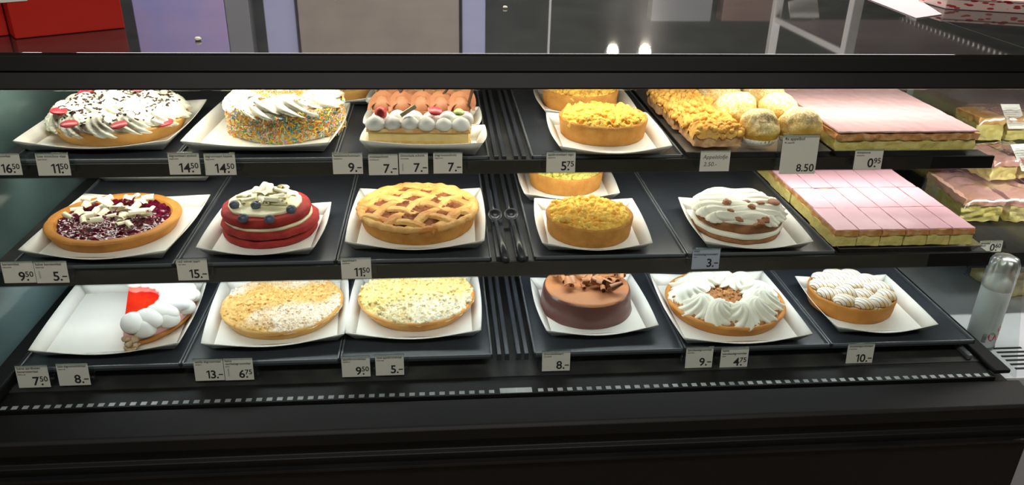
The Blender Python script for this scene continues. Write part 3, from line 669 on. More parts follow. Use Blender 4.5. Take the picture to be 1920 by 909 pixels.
lt.lathe([(.112, .035), (.116, .0405), (.123, .0435), (.130, .0415), (.1325, .037), (.131, .033)], 120, lambda r, zz, a, i: (r+.003*noise.noise(Vector((cos(a)*9, sin(a)*9, 1))), zz+.004*noise.noise(Vector((cos(a)*7, sin(a)*7, 5)))))
lt.build('lattice_crust', m_lat, k, smooth=True)

# --- M5 mocha cream cake
m_moch = mat('mocha_sponge', (.34, .14, .055), .8, (.26, .10, .035), 60, .6, 260)
k = cake('mocha_cream_cake', 'small brown sponge cake with piped white cream lines and walnut pieces', 'cake', .647, 1.562, HM, 0); k.scale = (1, 1, .86)
layer('sponge_layer', .095, 0, .014, m_moch, .0, 0, .003, 21); layer('cream_layer', .097, .013, .027, m_cream, .0, 0, .003, 22); layer('sponge_layer', .095, .026, .050, m_moch, .002, 0, .003, 23)
mb = MB(); mb.lathe([(.0001, .062), (.08, .060), (.088, .054), (.088, .048)], 40)
for i in range(6):           # six ribbons folded back and forth across the top
    y = -.066+i*.0265; half = math.sqrt(max(0, .090**2-y*y)); n = 44; v = []; seg = 22
    for a_ in range(n+1):
        s = -half+2*half*a_/n; t = abs(s)/half; sc_ = math.sqrt(max(.0, 1-t**5))
        for j in range(seg):
            b_ = 2*pi*j/seg; rr = (.0155+.0014*cos(5*b_+s*60))*max(.05, sc_)
            v.append((s, y+rr*cos(b_)+.002*sin(s*50+i), .0585+.92*rr*sin(b_)+.0018*sin(s*90+i)))
    mb.add(v, [(p_*seg+j, p_*seg+(j+1) % seg, (p_+1)*seg+(j+1) % seg, (p_+1)*seg+j) for p_ in range(n) for j in range(seg)], 0, TR(0, 0, 0, radians(-12)))
    for sgn in (-1, 1):
        r_ = rosette(.0185, .022, 6, 1.8, .14, 36, 10); q = TR(0, 0, 0, radians(-12)) @ Vector((sgn*half*.93, y, .047)); mb.add(r_.v, r_.f, 0, TR(q.x, q.y, q.z))
mb.build('piped_cream', m_cream, k, smooth=True); bv = BVHTree.FromPolygons([Vector(v) for v in mb.v], mb.f)
m_waln = mat('walnut', (.30, .10, .035), .5, (.42, .18, .08), 140, .8, 260)
def nut(seed):
    mb = MB(); pr = [(0.0001, -.004)]+[(.009*sin(pi*i/8), -.004*cos(pi*i/8)) for i in range(1, 8)]+[(0.0001, .004)]
    mb.lathe(pr, 20, lambda r, zz, a, i: (r*(1+.45*noise.noise(Vector((cos(a)*2, sin(a)*2, seed+zz*300)))), zz*1.3+.0015*noise.noise(Vector((r*300, a, seed))))); return mb.mesh('nut', m_waln, True)
nm_ = [nut(s) for s in (2, 6, 11)]
for px, py in ((1364, 370), (1372, 385), (1402, 367), (1411, 380), (1428, 372), (1388, 402), (1428, 407), (1437, 403), (1420, 412)):
    q = onh(px, py, HM-.076)-k.location; put('walnut_piece', random.choice(nm_), k, (q.x, q.y, topz(bv, q.x, q.y, .07)+.003), (random.uniform(-.5, .5), random.uniform(-.5, .5), random.random()*6), random.uniform(.75, 1.1))
q = onh(1452, 373, HM-.074)-k.location; MB().lathe([(.0001, 0), (.0125, 0), (.0135, .0015), (.0125, .003), (.0001, .003)], 24).build('chocolate_disc', m_mousse, k, smooth=True, loc=(q.x, q.y, .074)).rotation_euler = (.2, 0, 0)

# --- B1 half strawberry pie
m_pinkm = mat('strawberry_mousse', (.76, .42, .38), .5, (.66, .33, .30), 40, .3, 200)
m_jelly = mat('red_jelly', (.62, .012, .006), .08, (.72, .04, .012), 12, coat=.6)
k = cake('half_strawberry_pie', 'half of a strawberry pie with red jelly and white cream puffs', 'cake', -.676, 1.551, HB, 15)
def half(nm, prof, m, a0=-pi/2, a1=pi/2, w=.001):
    mb = MB(); seg = 56; mb.lathe(prof, seg, lambda r, zz, a, i: (r+w*noise.noise(Vector((a*4, zz*90, 2))), zz), 0, None, a0, a1)
    n = len(prof); cols = seg+1
    mb.f.append(tuple(i*cols for i in range(n))); mb.m.append(0); mb.f.append(tuple(i*cols+seg for i in reversed(range(n)))); mb.m.append(0)
    return mb.build(nm, m, k, angle=40)
half('pie_crust', [(0.0, 0), (.120, 0), (.134, .014), (.135, .017), (.130, .018), (0.0, .018)], m_crust, w=.002)
half('mousse_layer', [(0.0, .018), (.130, .018), (.134, .024), (.132, .036), (.126, .039), (0.0, .039)], m_pinkm, w=.002)
half('jelly_top', [(0.0, .039), (.088, .039), (.088, .0425), (.086, .0435), (0.0, .0435)], m_jelly)
pm2 = puff(.0295, .028, .1).mesh('puff', m_puff, True)
for i in range(10):
    a = -pi/2+.14+(pi-.28)*i/9; o_ = put('cream_puff', pm2, k, (.099*cos(a)+.004, .099*sin(a), .036), (0, 0, a), (1.35, .84, .85))
for i in range(7):
    a = -pi/2+.30+(pi-.6)*i/6; o_ = put('cream_puff', pm2, k, (.122*cos(a)+.002, .122*sin(a), .030), (0, .2, a), (.8, .8, .8))
m_crb = mat('broken_crumb', (.72, .56, .36), .7, (.55, .35, .20), 90, .6, 260)
mb = MB()
for i in range(16):
    pr = [(0.0001, -.006)]+[(.008*sin(pi*j/6), -.006*cos(pi*j/6)) for j in range(1, 6)]+[(0.0001, .006)]; s_ = random.uniform(.45, 1.1); sd = i*3.1
    tm_ = MB().lathe(pr, 10, lambda r, zz, a, i_: (r*(1+.5*noise.noise(Vector((cos(a)*2, sin(a)*2, sd+zz*200)))), zz))
    mb.add(tm_.v, tm_.f, 0, TR(.010+random.uniform(-.009, .012), -.131+random.uniform(-.012, .012), .006+random.random()*.026, random.random()*6, random.random(), random.random(), s_))
tag(mb.build('broken_edge', m_crb, k, smooth=True), 'crumbly broken corner of the cut')

# --- B2, B3 sugared crumb pies
m_b2 = dusted('golden_sugared_crumb', (.66, .37, .10), (.80, .56, .22), (.88, .83, .74), 120, 7, .46, .58, .5, 420)
m_b3 = dusted('pale_sugared_crumb', (.80, .62, .22), (.84, .72, .36), (.88, .86, .74), 110, 6, .44, .60, .4, 420)
k = cake('crumb_pie', 'golden brown crumb pie with two patches of powdered sugar', 'cake', -.354, 1.568, HB, 3)
crust('pie_crust', .131, .024, m_crustpale, k, flare=.90); crumbs('crumb_topping', .131, .023, .0032, .0062, m_b2, k, dome=.006, seed=31, rag=.004, lumps=380, lump=.003)
k = cake('crumb_pie', 'pale yellow crumb pie dusted with powdered sugar', 'cake', -.060, 1.580, HB, 0)
crust('pie_crust', .130, .028, mat('orange_crust', (.74, .38, .09), .5, (.66, .28, .05), 14), k, flare=.86); crumbs('crumb_topping', .130, .027, .0050, .0095, m_b3, k, dome=.006, seed=37, rag=.004, lumps=420, lump=.0045)

# --- B4 chocolate cake
m_cside = mat('chocolate_side', (.125, .050, .042), .28, (.155, .065, .055), 9, .35, 28, dist=.006)
m_ctop = mat('chocolate_top', (.52, .21, .075), .6, (.49, .19, .07), 10, .05, 60)
k = cake('chocolate_cake', 'round milk chocolate cake with chocolate curls on top', 'cake', .322, 1.560, HB, 0)
MB().lathe([(0.0001, 0), (.104, 0), (.1045, .002), (.1025, .008), (.098, .046), (.0955, .0515), (.093, .053)], 96, lambda r, zz, a, i: (r+.0016*noise.noise(Vector((cos(a)*3, sin(a)*3, zz*50))) if r > .05 else r, zz)).build('chocolate_coating', m_cside, k, smooth=True)
MB().lathe([(.0962, .050), (.0935, .0535), (.088, .0548), (.0001, .0552)], 96).build('chocolate_top', m_ctop, k, smooth=True)
m_curl = mat('milk_chocolate', (.47, .21, .09), .45, (.40, .17, .07), 30)
cc = [curl(.0095, .026, 1.0, .25).mesh('c', m_curl, True, 60), curl(.006, .024, 1.4, .1).mesh('c', m_curl, True, 60), curl(.0125, .026, .55, .5).mesh('c', m_curl, True, 60), curl(.014, .024, .40, .3).mesh('c', m_curl, True, 60)]
scatter('chocolate_curl', cc, k, 46, .086, .0555, .9, .012, keep=lambda x, y: y > -.030+.6*max(0, -x-.02) or (x > .02 and y > -.055), spread=.55, sc=(.75, 1.1))

# --- B5 cream ring pie
m_spec = mat('spiced_crumble', (.50, .25, .09), .8, (.38, .16, .05), 90, .7, 300)
k = cake('cream_ring_pie', 'large pie with a ring of piped cream rosettes around brown crumble', 'cake', .637, 1.534, HB, 0)
crust('pie_crust', .134, .026, m_crust, k, flare=.91, inner=.124, zin=.02); crumbs('crumble_filling', .125, .022, .005, .011, m_spec, k, seed=44, dome=.004, lumps=260, lump=.005)
rs = [rosette(.037, .036, 9, 1.4, .14, 63, 14, .25, .55).mesh('r', m_cream, True), rosette(.037, .033, 8, -1.2, .15, 64, 14, .2, .55).mesh('r', m_cream, True)]
for i in range(11):
    a = 2*pi*i/11-.35; o_ = put('cream_rosette', rs[i % 2], k, (.086*cos(a), .086*sin(a), .024), (0, -.12, a+pi), (1.15, .92, 1))

# --- B6 meringue tart
m_mer = mat('toasted_meringue', (.88, .84, .74), .5, (.82, .56, .24), 30, lo=.46, hi=.64)
N_ = m_mer.node_tree.nodes; L_ = m_mer.node_tree.links; bs = N_['Principled BSDF']; src = bs.inputs['Base Color'].links[0].from_socket
tc = [n for n in N_ if n.type == 'TEX_COORD'][0]; sx = N_.new('ShaderNodeSeparateXYZ'); L_.new(tc.outputs['Object'], sx.inputs[0])
va = N_.new('ShaderNodeVectorMath'); va.operation = 'DISTANCE'; va.inputs[1].default_value = (-.022, -.026, .0); L_.new(tc.outputs['Object'], va.inputs[0])
cx_ = N_.new('ShaderNodeMath'); cx_.operation = 'MULTIPLY'; cx_.inputs[1].default_value = 860; L_.new(va.outputs['Value'], cx_.inputs[0]); cs_ = N_.new('ShaderNodeMath'); cs_.operation = 'SINE'; L_.new(cx_.outputs[0], cs_.inputs[0])
gt = N_.new('ShaderNodeMapRange'); gt.inputs[1].default_value = .82; gt.inputs[2].default_value = .95; L_.new(cs_.outputs[0], gt.inputs[0])
mx = N_.new('ShaderNodeMix'); mx.data_type = 'RGBA'; L_.new(gt.outputs[0], mx.inputs[0]); L_.new(src, mx.inputs[6]); mx.inputs[7].default_value = (.13, .06, .025, 1); L_.new(mx.outputs[2], bs.inputs['Base Color'])
k = cake('meringue_tart', 'small lemon tart with white meringue mounds striped by toasting', 'cake', .937, 1.537, HB, -20)
crust('pie_crust', .097, .038, m_crust, k, flare=.93, inner=.090, zin=.030)
MB().lathe([(.0905, .034), (.07, .037), (.0001, .038)], 48).build('filling', m_mer, k, smooth=True)
mp = puff(.0215, .0185, .05).mesh('m', m_mer, True)
for r, n, zz in ((.070, 11, .035), (.036, 6, .0385), (.0, 1, .041)):
    for i in range(n): a = 2*pi*i/n+r*30; put('meringue_mound', mp, k, (r*cos(a), r*sin(a), zz), (0, 0, random.uniform(-.35, .1)), (1.22, 1.0, random.uniform(.95, 1.1)))

# ------------------------------------------------------------------ serving spoons between the bays
m_plas = mat('black_plastic', (.028, .032, .038), .3)
for px, py, ex, ey, lb in ((928, 409, 950, 492, 'left black plastic spoon in the gap between the bays'), (958, 408, 981, 490, 'right black plastic spoon in the gap between the bays')):
    a = onh(px, py, HM-.012); b = onh(ex, ey, HM-.010); t = thing('serving_spoon', lb, 'spoon', (a.x, a.y, a.z), 0, 'black serving spoons')
    d = b-a
    MB().lathe([(0.0001, -.006), (.008, -.005), (.0135, .0), (.0158, .005), (.0145, .0055), (.012, .001), (.006, -.0035), (0.0001, -.0045)], 28).build('bowl', m_plas, t, smooth=True, loc=(0, 0, .006)).rotation_euler = (radians(32), 0, 0)
    MB().tube([(0, -.012, .001), d*.3+Vector((0, 0, .003)), d*.65+Vector((0, 0, .003)), d*.96], [.004, .005, .0075, .008], 8).build('handle', m_plas, t, smooth=True)
    MB().tube([(0, .012, .001), (-.002, .05, .010), (-.004, .11, .022)], [.003, .0025, .002], 8).build('hook_end', m_plas, t, smooth=True)

# ------------------------------------------------------------------ price cards
def text_into(mb, s, x, zz, size, bold=.0, shear=0, spacing=1.0):
    cu = bpy.data.curves.new('t', 'FONT'); cu.body = s; cu.size = size; cu.offset = bold*size; cu.shear = shear; cu.space_character = spacing; cu.resolution_u = 3; cu.extrude = .00012
    o = bpy.data.objects.new('t', cu); COL.objects.link(o); dg = bpy.context.evaluated_depsgraph_get(); dg.update()
    me = bpy.data.meshes.new_from_object(o.evaluated_get(dg)); 
    vs = [v.co.copy() for v in me.vertices]; fs = [tuple(p.vertices) for p in me.polygons]
    xs = [v.x for v in vs] or [0]; wdt = max(xs)-min(xs)
    mb.add([(x+v.x-min(xs), -v.z, zz+v.y) for v in vs], fs)
    bpy.data.objects.remove(o); bpy.data.curves.remove(cu); bpy.data.meshes.remove(me)
    return wdt
def figures(mb, s_, x, zz, S, bold):
    x0_ = x
    for ch in s_:
        if ch == '1':
            h_ = S*.70; w_ = S*.115
            mb.add([(x+a_*S, y_, zz+b_*h_) for y_ in (-.00012, .00012) for a_, b_ in ((.14, 0), (.14+.115, 0), (.255, 1), (.15, 1), (.0, .86), (.0, .72), (.14, .83))],
                   [(6, 5, 4, 3, 2, 1, 0), (7, 8, 9, 10, 11, 12, 13)]+[(i_, (i_+1) % 7, (i_+1) % 7+7, i_+7) for i_ in range(7)])
            x += S*.255+S*.075
        else: x += text_into(mb, ch, x, zz, S, bold)+S*.075
    return x-x0_-S*.075
def price_card(x0, x1, y0, y1, Y, name, price, place, hand=False, clip=1, m=None, big=None):
    a = ony(x0, y1, Y); b = ony(x1, y1, Y); c = ony((x0+x1)/2, y0, Y); W = (b-a).length; H = c.z-(a.z+b.z)/2
    H *= 1.0
    lab = 'small %s price card %s' % ('handwritten' if hand else 'blue-tinted' if m else 'beige', place)
    t = thing('price_card', lab, 'price card', ((a.x+b.x)/2, Y, (a.z+b.z)/2), math.atan2(b.y-a.y, b.x-a.x), 'price cards on the shelf edges')
    tilt = MB().box(-W/2, W/2, -.0004, .0004, 0, H); cd = tilt.build('card', m or m_label, t); cd.rotation_euler = (radians(-6), 0, 0)
    pr = MB()
    if hand:
        text_into(pr, name, -W*.42, H*.62, W*.185, .0, .25); text_into(pr, price, -W*.38, H*.26, W*.20, .0, .2)
    else:
        lines = name.split('|'); sz = W*.118
        zz = H-sz*1.05
        for l in lines:
            q = MB(); ww = text_into(q, l, 0, 0, sz, .008); k_ = min(1, W*.88/max(ww, 1e-6))
            pr.add([(-W*.45+v[0]*k_, v[1], zz+v[2]) for v in q.v], q.f); zz -= sz*1.0
        q = MB(); ww = text_into(q, lines[0][:9], 0, 0, sz*.6); pr.add([(-W*.45+v[0], v[1], zz+sz*.25+v[2]) for v in q.v], q.f)
        if big:
            q = MB(); ww = text_into(q, price, 0, 0, W*.29, .012); pr.add([(W*.45-ww+v[0], v[1], H*.07+v[2]) for v in q.v], q.f)
        else:
            main, sup = price.split('.'); q = MB(); S = W*.44; ww = figures(q, main, 0, 0, S, .018); xx = ww+S*.05
            text_into(q, '.', xx+(S*.03 if sup != '-' else 0), 0, S, .016)
            if sup == '-': q.box(xx+S*.16, xx+S*.50, -.0001, .0001, S*.27, S*.36); tot = xx+S*.50
            else: tot = xx+text_into(q, sup, xx-S*.02, S*.30, S*.60, .012)
            pr.add([(W*.46-tot+v[0], v[1], H*.11+v[2]) for v in q.v], q.f)
    po = pr.build('printed_text', m_pen if hand else m_ink, t); po.rotation_euler = (radians(-6), 0, 0); po.location = (0, -.0006, 0)
    # clear holder: sleeve over the top edge with a tongue at one side
    e = W*.5; hd = MB(); hd.box(-W/2-.001, W/2+.001, -.0016, -.0009, H*.95, H*1.03); hd.box(-W/2-.001, W/2+.001, .0008, .0016, H*.2, H*1.03); hd.box(-W/2-.001, W/2+.001, -.0016, .0016, H*1.03, H*1.045)
    s_ = clip; hd.box(min(s_*e, s_*(e+.010)), max(s_*e, s_*(e+.010)), .001, .0017, H*.22, H*.9); hd.box(min(s_*(e+.008), s_*(e+.0105)), max(s_*(e+.008), s_*(e+.0105)), -.002, .006, H*.2, H*.55)
    ho = hd.build('clear_holder', m_clear, t); ho.rotation_euler = (radians(-6), 0, 0)
YT, YM, YB = 1.512, 1.412, 1.352
cards = [
 (-14, 43, 289, 328, YT, 'hazelnootvlaai', '16.50', 'reading 16.50 at the far left end of the top shelf', 1),
 (73, 134, 289, 329, YT, 'luxe monchou vlaai', '11.50', 'reading 11.50 below the cream pie with red discs', 1),
 (319, 377, 288, 327, YT, 'slagroomtaart symbool', '14.50', 'reading 14.50, left one of the pair below the sprinkle cake', 1),
 (386, 444, 289, 328, YT, 'slagroomtaart klassiek', '14.50', 'reading 14.50, right one of the pair below the sprinkle cake', 1),
 (625, 681, 288, 326, YT, 'hazelnootschuimtaart', '9.-', 'reading 9.- between the sprinkle cake and the slices', 1),
 (692, 747, 290, 328, YT, 'mokkaschnitt', '7.-', 'reading 7.-, left of three below the cream slice', 1),
 (749, 803, 288, 326, YT, 'chocolade schnitt', '7.-', 'reading 7.-, middle of three below the cream slice', 1),
 (813, 867, 287, 325, YT, 'slagroomschnitt', '7.-', 'reading 7.-, right of three below the cream slice', 1),
 (1024, 1078, 286, 323, YT, 'appelkruimeltaart vegan', '5.75', 'reading 5.75 below the front crumble pie on the top shelf', -1),
 (1311, 1366, 284, 321, YT, 'Appelslofje', '2.50.-', 'below the apple crumble slices', -1),
 (1460, 1527, 256, 326, YT-.004, '4x appelbol', '8.50', 'reading 4x appelbol 8.50, the tallest card', -1),
 (1599, 1651, 282, 317, YT, 'tompouce', '0.95', 'reading 0.95 below the uncut pink slab', -1),
 (9, 69, 492, 530, YM, 'kersenvlaai', '9.50', 'reading 9.50 below the cherry pie at the far left', 1),
 (70, 131, 492, 530, YM, 'halve kersenvlaai', '5.-', 'reading 5.- beside the 9.50 card below the cherry pie', 1),
 (335, 392, 487, 525, YM, 'red velvet taart', '15.-', 'reading 15.- left below the red velvet cake', 1),
 (641, 697, 485, 522, YM, 'appeltaart', '11.50', 'reading 11.50 below the lattice apple pie', 1),
 (1296, 1347, 468, 504, YM, 'mini|mokkaslagroomtaart', '3.-', 'reading 3.- below the mocha cream cake', -1),
 (36, 96, 688, 726, YB, 'halve aardbeien|bavaroisevlaai', '7.50', 'reading 7.50 at the lower left corner of the case', 1),
 (112, 171, 684, 722, YB, 'halve slagroomschnittvlaai', '8.-', 'reading 8.- below the empty carton half', 1),
 (367, 422, 676, 713, YB, 'vanille slagroomvlaai', '13.-', 'reading 13.- below the golden crumb pie', 1),
 (423, 477, 674, 712, YB, 'halve|vanilleslagroomvlaai', '6.75', 'reading 6.75 below the golden crumb pie', 1),
 (642, 695, 671, 706, YB, 'appelkruimelvlaai', '9.50', 'reading 9.50 below the pale crumb pie', 1),
 (705, 758, 668, 703, YB, 'halve appelkruimelvlaai', '5.-', 'reading 5.- below the pale crumb pie', 1),
 (1016, 1068, 661, 695, YB, 'chocoladetaart', '8.-', 'reading 8.- below the chocolate cake', -1),
 (1284, 1334, 654, 689, YB, 'speculaasslagroomvlaai', '9.-', 'reading 9.- below the cream ring pie', -1),
 (1349, 1400, 655, 689, YB, 'halve|speculaasslagroomvlaai', '4.75', 'reading 4.75 below the cream ring pie', -1),
 (1585, 1634, 647, 682, YB, 'citroenmeringue schuimtaart', '10.-', 'reading 10.- below the meringue tart', -1)]
for c in cards: price_card(*c[:8], hand=c[5] == 'Appelslofje', clip=c[8], m=m_lablue if c[6] == '3.-' else None, big=c[6] == '8.50')

# ------------------------------------------------------------------ neighbouring rack, spray can, bagged pastries
m_rack = mat('rack_grey', (.50, .52, .56), .35, (.46, .48, .52), 6)
rk = thing('open_chiller', 'neighbouring open chiller with pale grey deck right of the case', 'chiller', (1.75, 1.7, 0))
MB().box(-.545, .75, -.36, .52, .05, .584).build('base', m_rack, rk, bevel=.004); MB().box(-.53, .75, .52, .55, 0, 1.24).build('back_panel', m_interior, rk)
MB().box(-.546, .75, -.20, .60, z(.347), z(.335)).build('top', m_top, rk, bevel=.001)
MB().prism([(-.212, z(.3665)), (-.202, z(.340)), (-.195, z(.3355)), (-.187, z(.3355)), (-.187, z(.3665))], -.546, .75).build('upper_top_rail', m_black, rk, bevel=.002)
MB().prism([(-.222, z(.398)), (-.222, z(.3945)), (-.208, z(.368)), (-.188, z(.368)), (-.188, z(.398))], -.546, .75).build('lower_top_rail', m_ledge, rk, bevel=.002)
v_ = MB()
for i in range(6): v_.box(-.49, -.42, -.33+i*.016, -.324+i*.016, .584, .5852)
v_.build('air_slots', m_black, rk)
for h_, y0_ in ((.83, -.10), (.70, .24)):
    MB().box(-.50, .75, y0_, .52, z(h_+.012), z(h_)).build('shelf', m_black, rk); MB().box(-.50, .75, y0_-.006, y0_, z(h_+.035), z(h_-.004)).build('shelf_lip', m_black, rk)
for x in (-.44, -.38): MB().box(x-.01, x+.01, .49, .52, .58, 1.24).build('upright', m_trayedge, rk)
m_bagpastry = mat('glazed_bun', (.72, .44, .14), .5, (.62, .28, .10), 20, .4, 120); m_bagpink = mat('bagged_icing', (.72, .40, .38), .3, (.68, .34, .26), 12)
def bag(x, y, zz, w_, d_, h_, rz, label, lab=True, sd=0):
    t = thing('pastry_bag', label, 'bag', (x, y, zz), rz, 'bagged pastries in the chiller')
    for i in range(2):
        k0 = (-.25+.5*i)*w_
        slab(MB(), k0-w_*.21, k0+w_*.21, -d_*.40, d_*.40, .003, h_*.58, 0, (16, 16), .006, sd+i).build('pastry', [m_cust], t, smooth=True)
        slab(MB(), k0-w_*.215, k0+w_*.215, -d_*.41, d_*.41, h_*.58, h_*.80, 0, (16, 16), .005, sd+i+4).build('glazed_top', [m_bagpink if sd % 2 else m_bagpastry], t, smooth=True)
    v = []; n1, n2 = 30, 24
    for i in range(n1+1):
        for j in range(n2+1):
            u_, q = i/n1*2-1, j/n2*2-1; r4 = max(abs(u_), abs(q)); e = max(0, 1-r4**6)**.5
            v.append((u_*w_/2, q*d_/2, .002+h_*e*(.96+.10*noise.noise(Vector((u_*4, q*4, sd))))))
    MB().add(v, [(i*(n2+1)+j, (i+1)*(n2+1)+j, (i+1)*(n2+1)+j+1, i*(n2+1)+j+1) for i in range(n1) for j in range(n2)]).build('plastic_film', m_film, t, smooth=True)
    if lab:
        l = MB().box(-.028, .028, -.04, .04, 0, .0006)
        for i in range(9): l.box(-.022, .022*random.uniform(.2, 1), -.030+i*.007, -.0285+i*.007, .0006, .0008, 1)
        lo_ = l.build('product_label', [m_card, mat('grey_print', (.35, .35, .36), .6)], t, loc=(w_*.12, -d_*.30, h_*.80))
        lo_.rotation_euler = (radians(42), 0, 0)
bag(1.455, 1.870, z(.83), .25, .24, .080, -.08, 'large clear bag of pink glazed slices beside the cut pink block', False, 1)
q = onh(1880, 345, .75); bag(q.x+.045, q.y+.085, z(.748), .19, .15, .070, .15, 'clear labelled pastry bag lying on the bag of pink slices', True, 3)
q = onh(1868, 262, .69); bag(q.x+.03, 2.09, z(.70)+.001, .19, .13, .085, .0, 'orange pastry bag with white sticker at the back', True, 2)
q = onh(1905, 560, .99); bag(q.x+.05, q.y+.09, z(1.001), .17, .15, .09, .1, 'pastry bag on the grey deck behind the spray can', False, 2)
m_can = mat('white_can', (.66, .68, .68), .3); m_cap = glass('clear_cap', (.86, .90, .90), .35, 1.4, .42)
k = thing('spray_can', 'white whipped cream spray can with clear fluted cap', 'can', (1.240, 1.475, .5845), radians(8))
MB().lathe([(0.0001, .001), (.029, .001), (.0315, .004), (.0315, .150), (.0300, .158), (.024, .170), (.012, .176), (0.0001, .177)], 48).build('can_body', m_can, k, smooth=True)
MB().lathe([(.0322, .152), (.0322, .195), (.0312, .212), (.026, .224), (.016, .229), (.0001, .230)], 64, lambda r, zz, a, i: (r*(1-.10*max(0, cos(6*a))*(1 if zz > .165 else 0)), zz)).build('cap', m_cap, k, smooth=True)
MB().lathe([(.010, .176), (.009, .190), (.008, .214), (.0045, .220), (.0001, .220)], 20, lambda r, zz, a, i: (r*(1+.12*cos(5*a)), zz)).build('nozzle', m_puff, k, smooth=True)
MB().lathe([(.0318, .003), (.0325, .006), (.0318, .009)], 48).build('bottom_rim', m_trayedge, k, smooth=True)
def on_can(mb, pts, a0, z0, mi=0):       # wrap a flat outline around the can
    n = len(pts); mb.add([(.0319*sin(a0+x/.0319), -.0319*cos(a0+x/.0319), z0+y) for x, y in pts], [tuple(range(n))], mi)
art = MB()
bc = MB()
for i in range(13):
    w_ = random.choice((.0006, .001)); on_can(bc, [(-.0045, i*.0018), (.0045, i*.0018), (.0045, i*.0018+w_), (-.0045, i*.0018+w_)], -.62, .022)
bc.build('barcode', m_ink, k)
for a0, z0, s in ((-.15, .036, 1.25), (.42, .034, 1.2), (.42, .054, 1.0)):
    on_can(art, [(s*x, s*y) for x, y in ((0, -.008), (.005, -.004), (.0075, .002), (.006, .007), (0, .008), (-.006, .007), (-.0075, .002), (-.005, -.004))], a0, z0, 0)
    on_can(art, [(s*x, s*y) for x, y in ((-.005, .008), (0, .006), (.005, .008), (0, .011))], a0, z0, 1)
art.build('strawberry_print', [m_red, mat('leaf_print', (.2, .4, .12), .5)], k)
wr = MB()
for l in range(2):
    for i in range(17): x_ = -.004+l*.010; on_can(wr, [(x_, i*.004), (x_+random.uniform(.001, .005), i*.004), (x_+random.uniform(.001, .005), i*.004+.0012), (x_, i*.004+.0010)], -.45, .058)
wr.build('grey_lettering', mat('faint_grey_print', (.48, .50, .52), .5), k)
p = ony(1855, 472, 1.55); price_card(1834, 1876, 453, 472, 1.592, 'amandel', '0.60', 'reading 0.60 behind the spray can', clip=1)

# ------------------------------------------------------------------ on the counter
CT = .335
def mir(px, py, Y=None, Z=None):        # where the countertop's reflection at a pixel comes from
    p = onh(px, py, CT); d = ray(px, py); t = (Y-p.y)/d.y if Y else (Z-p.z)/(-d.z); return Vector((p.x+d.x*t, p.y+d.y*t, p.z-d.z*t))
m_redbox = mat('red_cardboard', (.52, .018, .008), .4, (.47, .014, .006), 3)
a = onh(235, 53, CT); b = onh(29, 74, CT); d = (b-a); rz = math.atan2(-d.y, -d.x); L = 0.40
k = thing('red_box', 'bright red cardboard box standing on the counter at upper left', 'box', (a.x, a.y, a.z+.0005), rz)
Wb = d.length; MB().box(-Wb, 0, 0, .16, 0, .22).build('box_body', m_redbox, k, bevel=.002)
MB().box(-Wb-.12, -Wb-.002, .045, .15, 0, .20).build('box_flap', m_redbox, k, bevel=.002)
st = MB().box(-Wb-.01, -Wb+.035, -.0012, 0, .068, .115); 
for i in range(4): st.box(-Wb, -Wb+.028, -.0016, -.0012, .074+i*.008, .077+i*.008, 1)
st.build('paper_sticker', [m_card, m_ink], k)
m_dash = mat('red_dashed_card', (.72, .55, .50), .5)
N_ = m_dash.node_tree.nodes; L_ = m_dash.node_tree.links; tc = N_.new('ShaderNodeTexCoord'); mp_ = N_.new('ShaderNodeMapping'); mp_.inputs['Scale'].default_value = (38, 38, 120); L_.new(tc.outputs['Object'], mp_.inputs[0])
vo = N_.new('ShaderNodeTexVoronoi'); vo.inputs['Scale'].default_value = 1; L_.new(mp_.outputs[0], vo.inputs['Vector']); lt_ = N_.new('ShaderNodeMath'); lt_.operation = 'LESS_THAN'; lt_.inputs[1].default_value = .36; L_.new(vo.outputs['Distance'], lt_.inputs[0])
mx = N_.new('ShaderNodeMix'); mx.data_type = 'RGBA'; mx.inputs[6].default_value = (.70, .52, .47, 1); mx.inputs[7].default_value = (.42, .02, .03, 1); L_.new(lt_.outputs[0], mx.inputs[0]); L_.new(mx.outputs[2], N_['Principled BSDF'].inputs['Base Color'])
a = onh(1772, 17, CT); b = onh(1925, 26, CT); d = b-a; k = thing('patterned_box', 'pale box with red dash pattern on the counter at upper right', 'box', (a.x, a.y, a.z+.0005), math.atan2(d.y, d.x))
MB().plate([(0, 0), (.45, 0), (.45, .11), (-.045, .11)], 0, .026).build('box_body', m_dash, k, bevel=.002); MB().plate([(-.004, -.004), (.454, -.004), (.454, .114), (-.049, .114)], .026, .030).build('lid', m_dash, k)
pts = [onh(*q, CT) for q in ((1600, -12), (1718, 35), (1766, 28), (1700, -14))]; c0 = pts[0]; k = MB().plate([(p.x-c0.x, p.y-c0.y) for p in pts], 0, .0015).build('paper_sheet', mat('pinkish_paper', (.78, .62, .62), .6), loc=(c0.x, c0.y, c0.z+.0006)); tag(k, 'pinkish white sheet of board lying flat beside the patterned box', 'paper')
m_crm = mat('pale_crumb', (.85, .80, .68), .6)
for px, py, s, lb in ((370, 76, .0065, 'pale crumb on the counter right of the red box'), (946, 16, .006, 'pale flake on the counter near the centre')):
    q = onh(px, py, CT); mb = MB(); mb.lathe([(0.0001, 0), (s*.8, .0), (s, s*.4), (s*.7, s*.9), (0.0001, s)], 14, lambda r, zz, a, i: (r*(1+.3*cos(a)), zz)); o_ = mb.build('crumb', m_crm, None, smooth=True, loc=(q.x, q.y, q.z+.0006)); tag(o_, lb, 'crumb', 'crumbs on the counter')

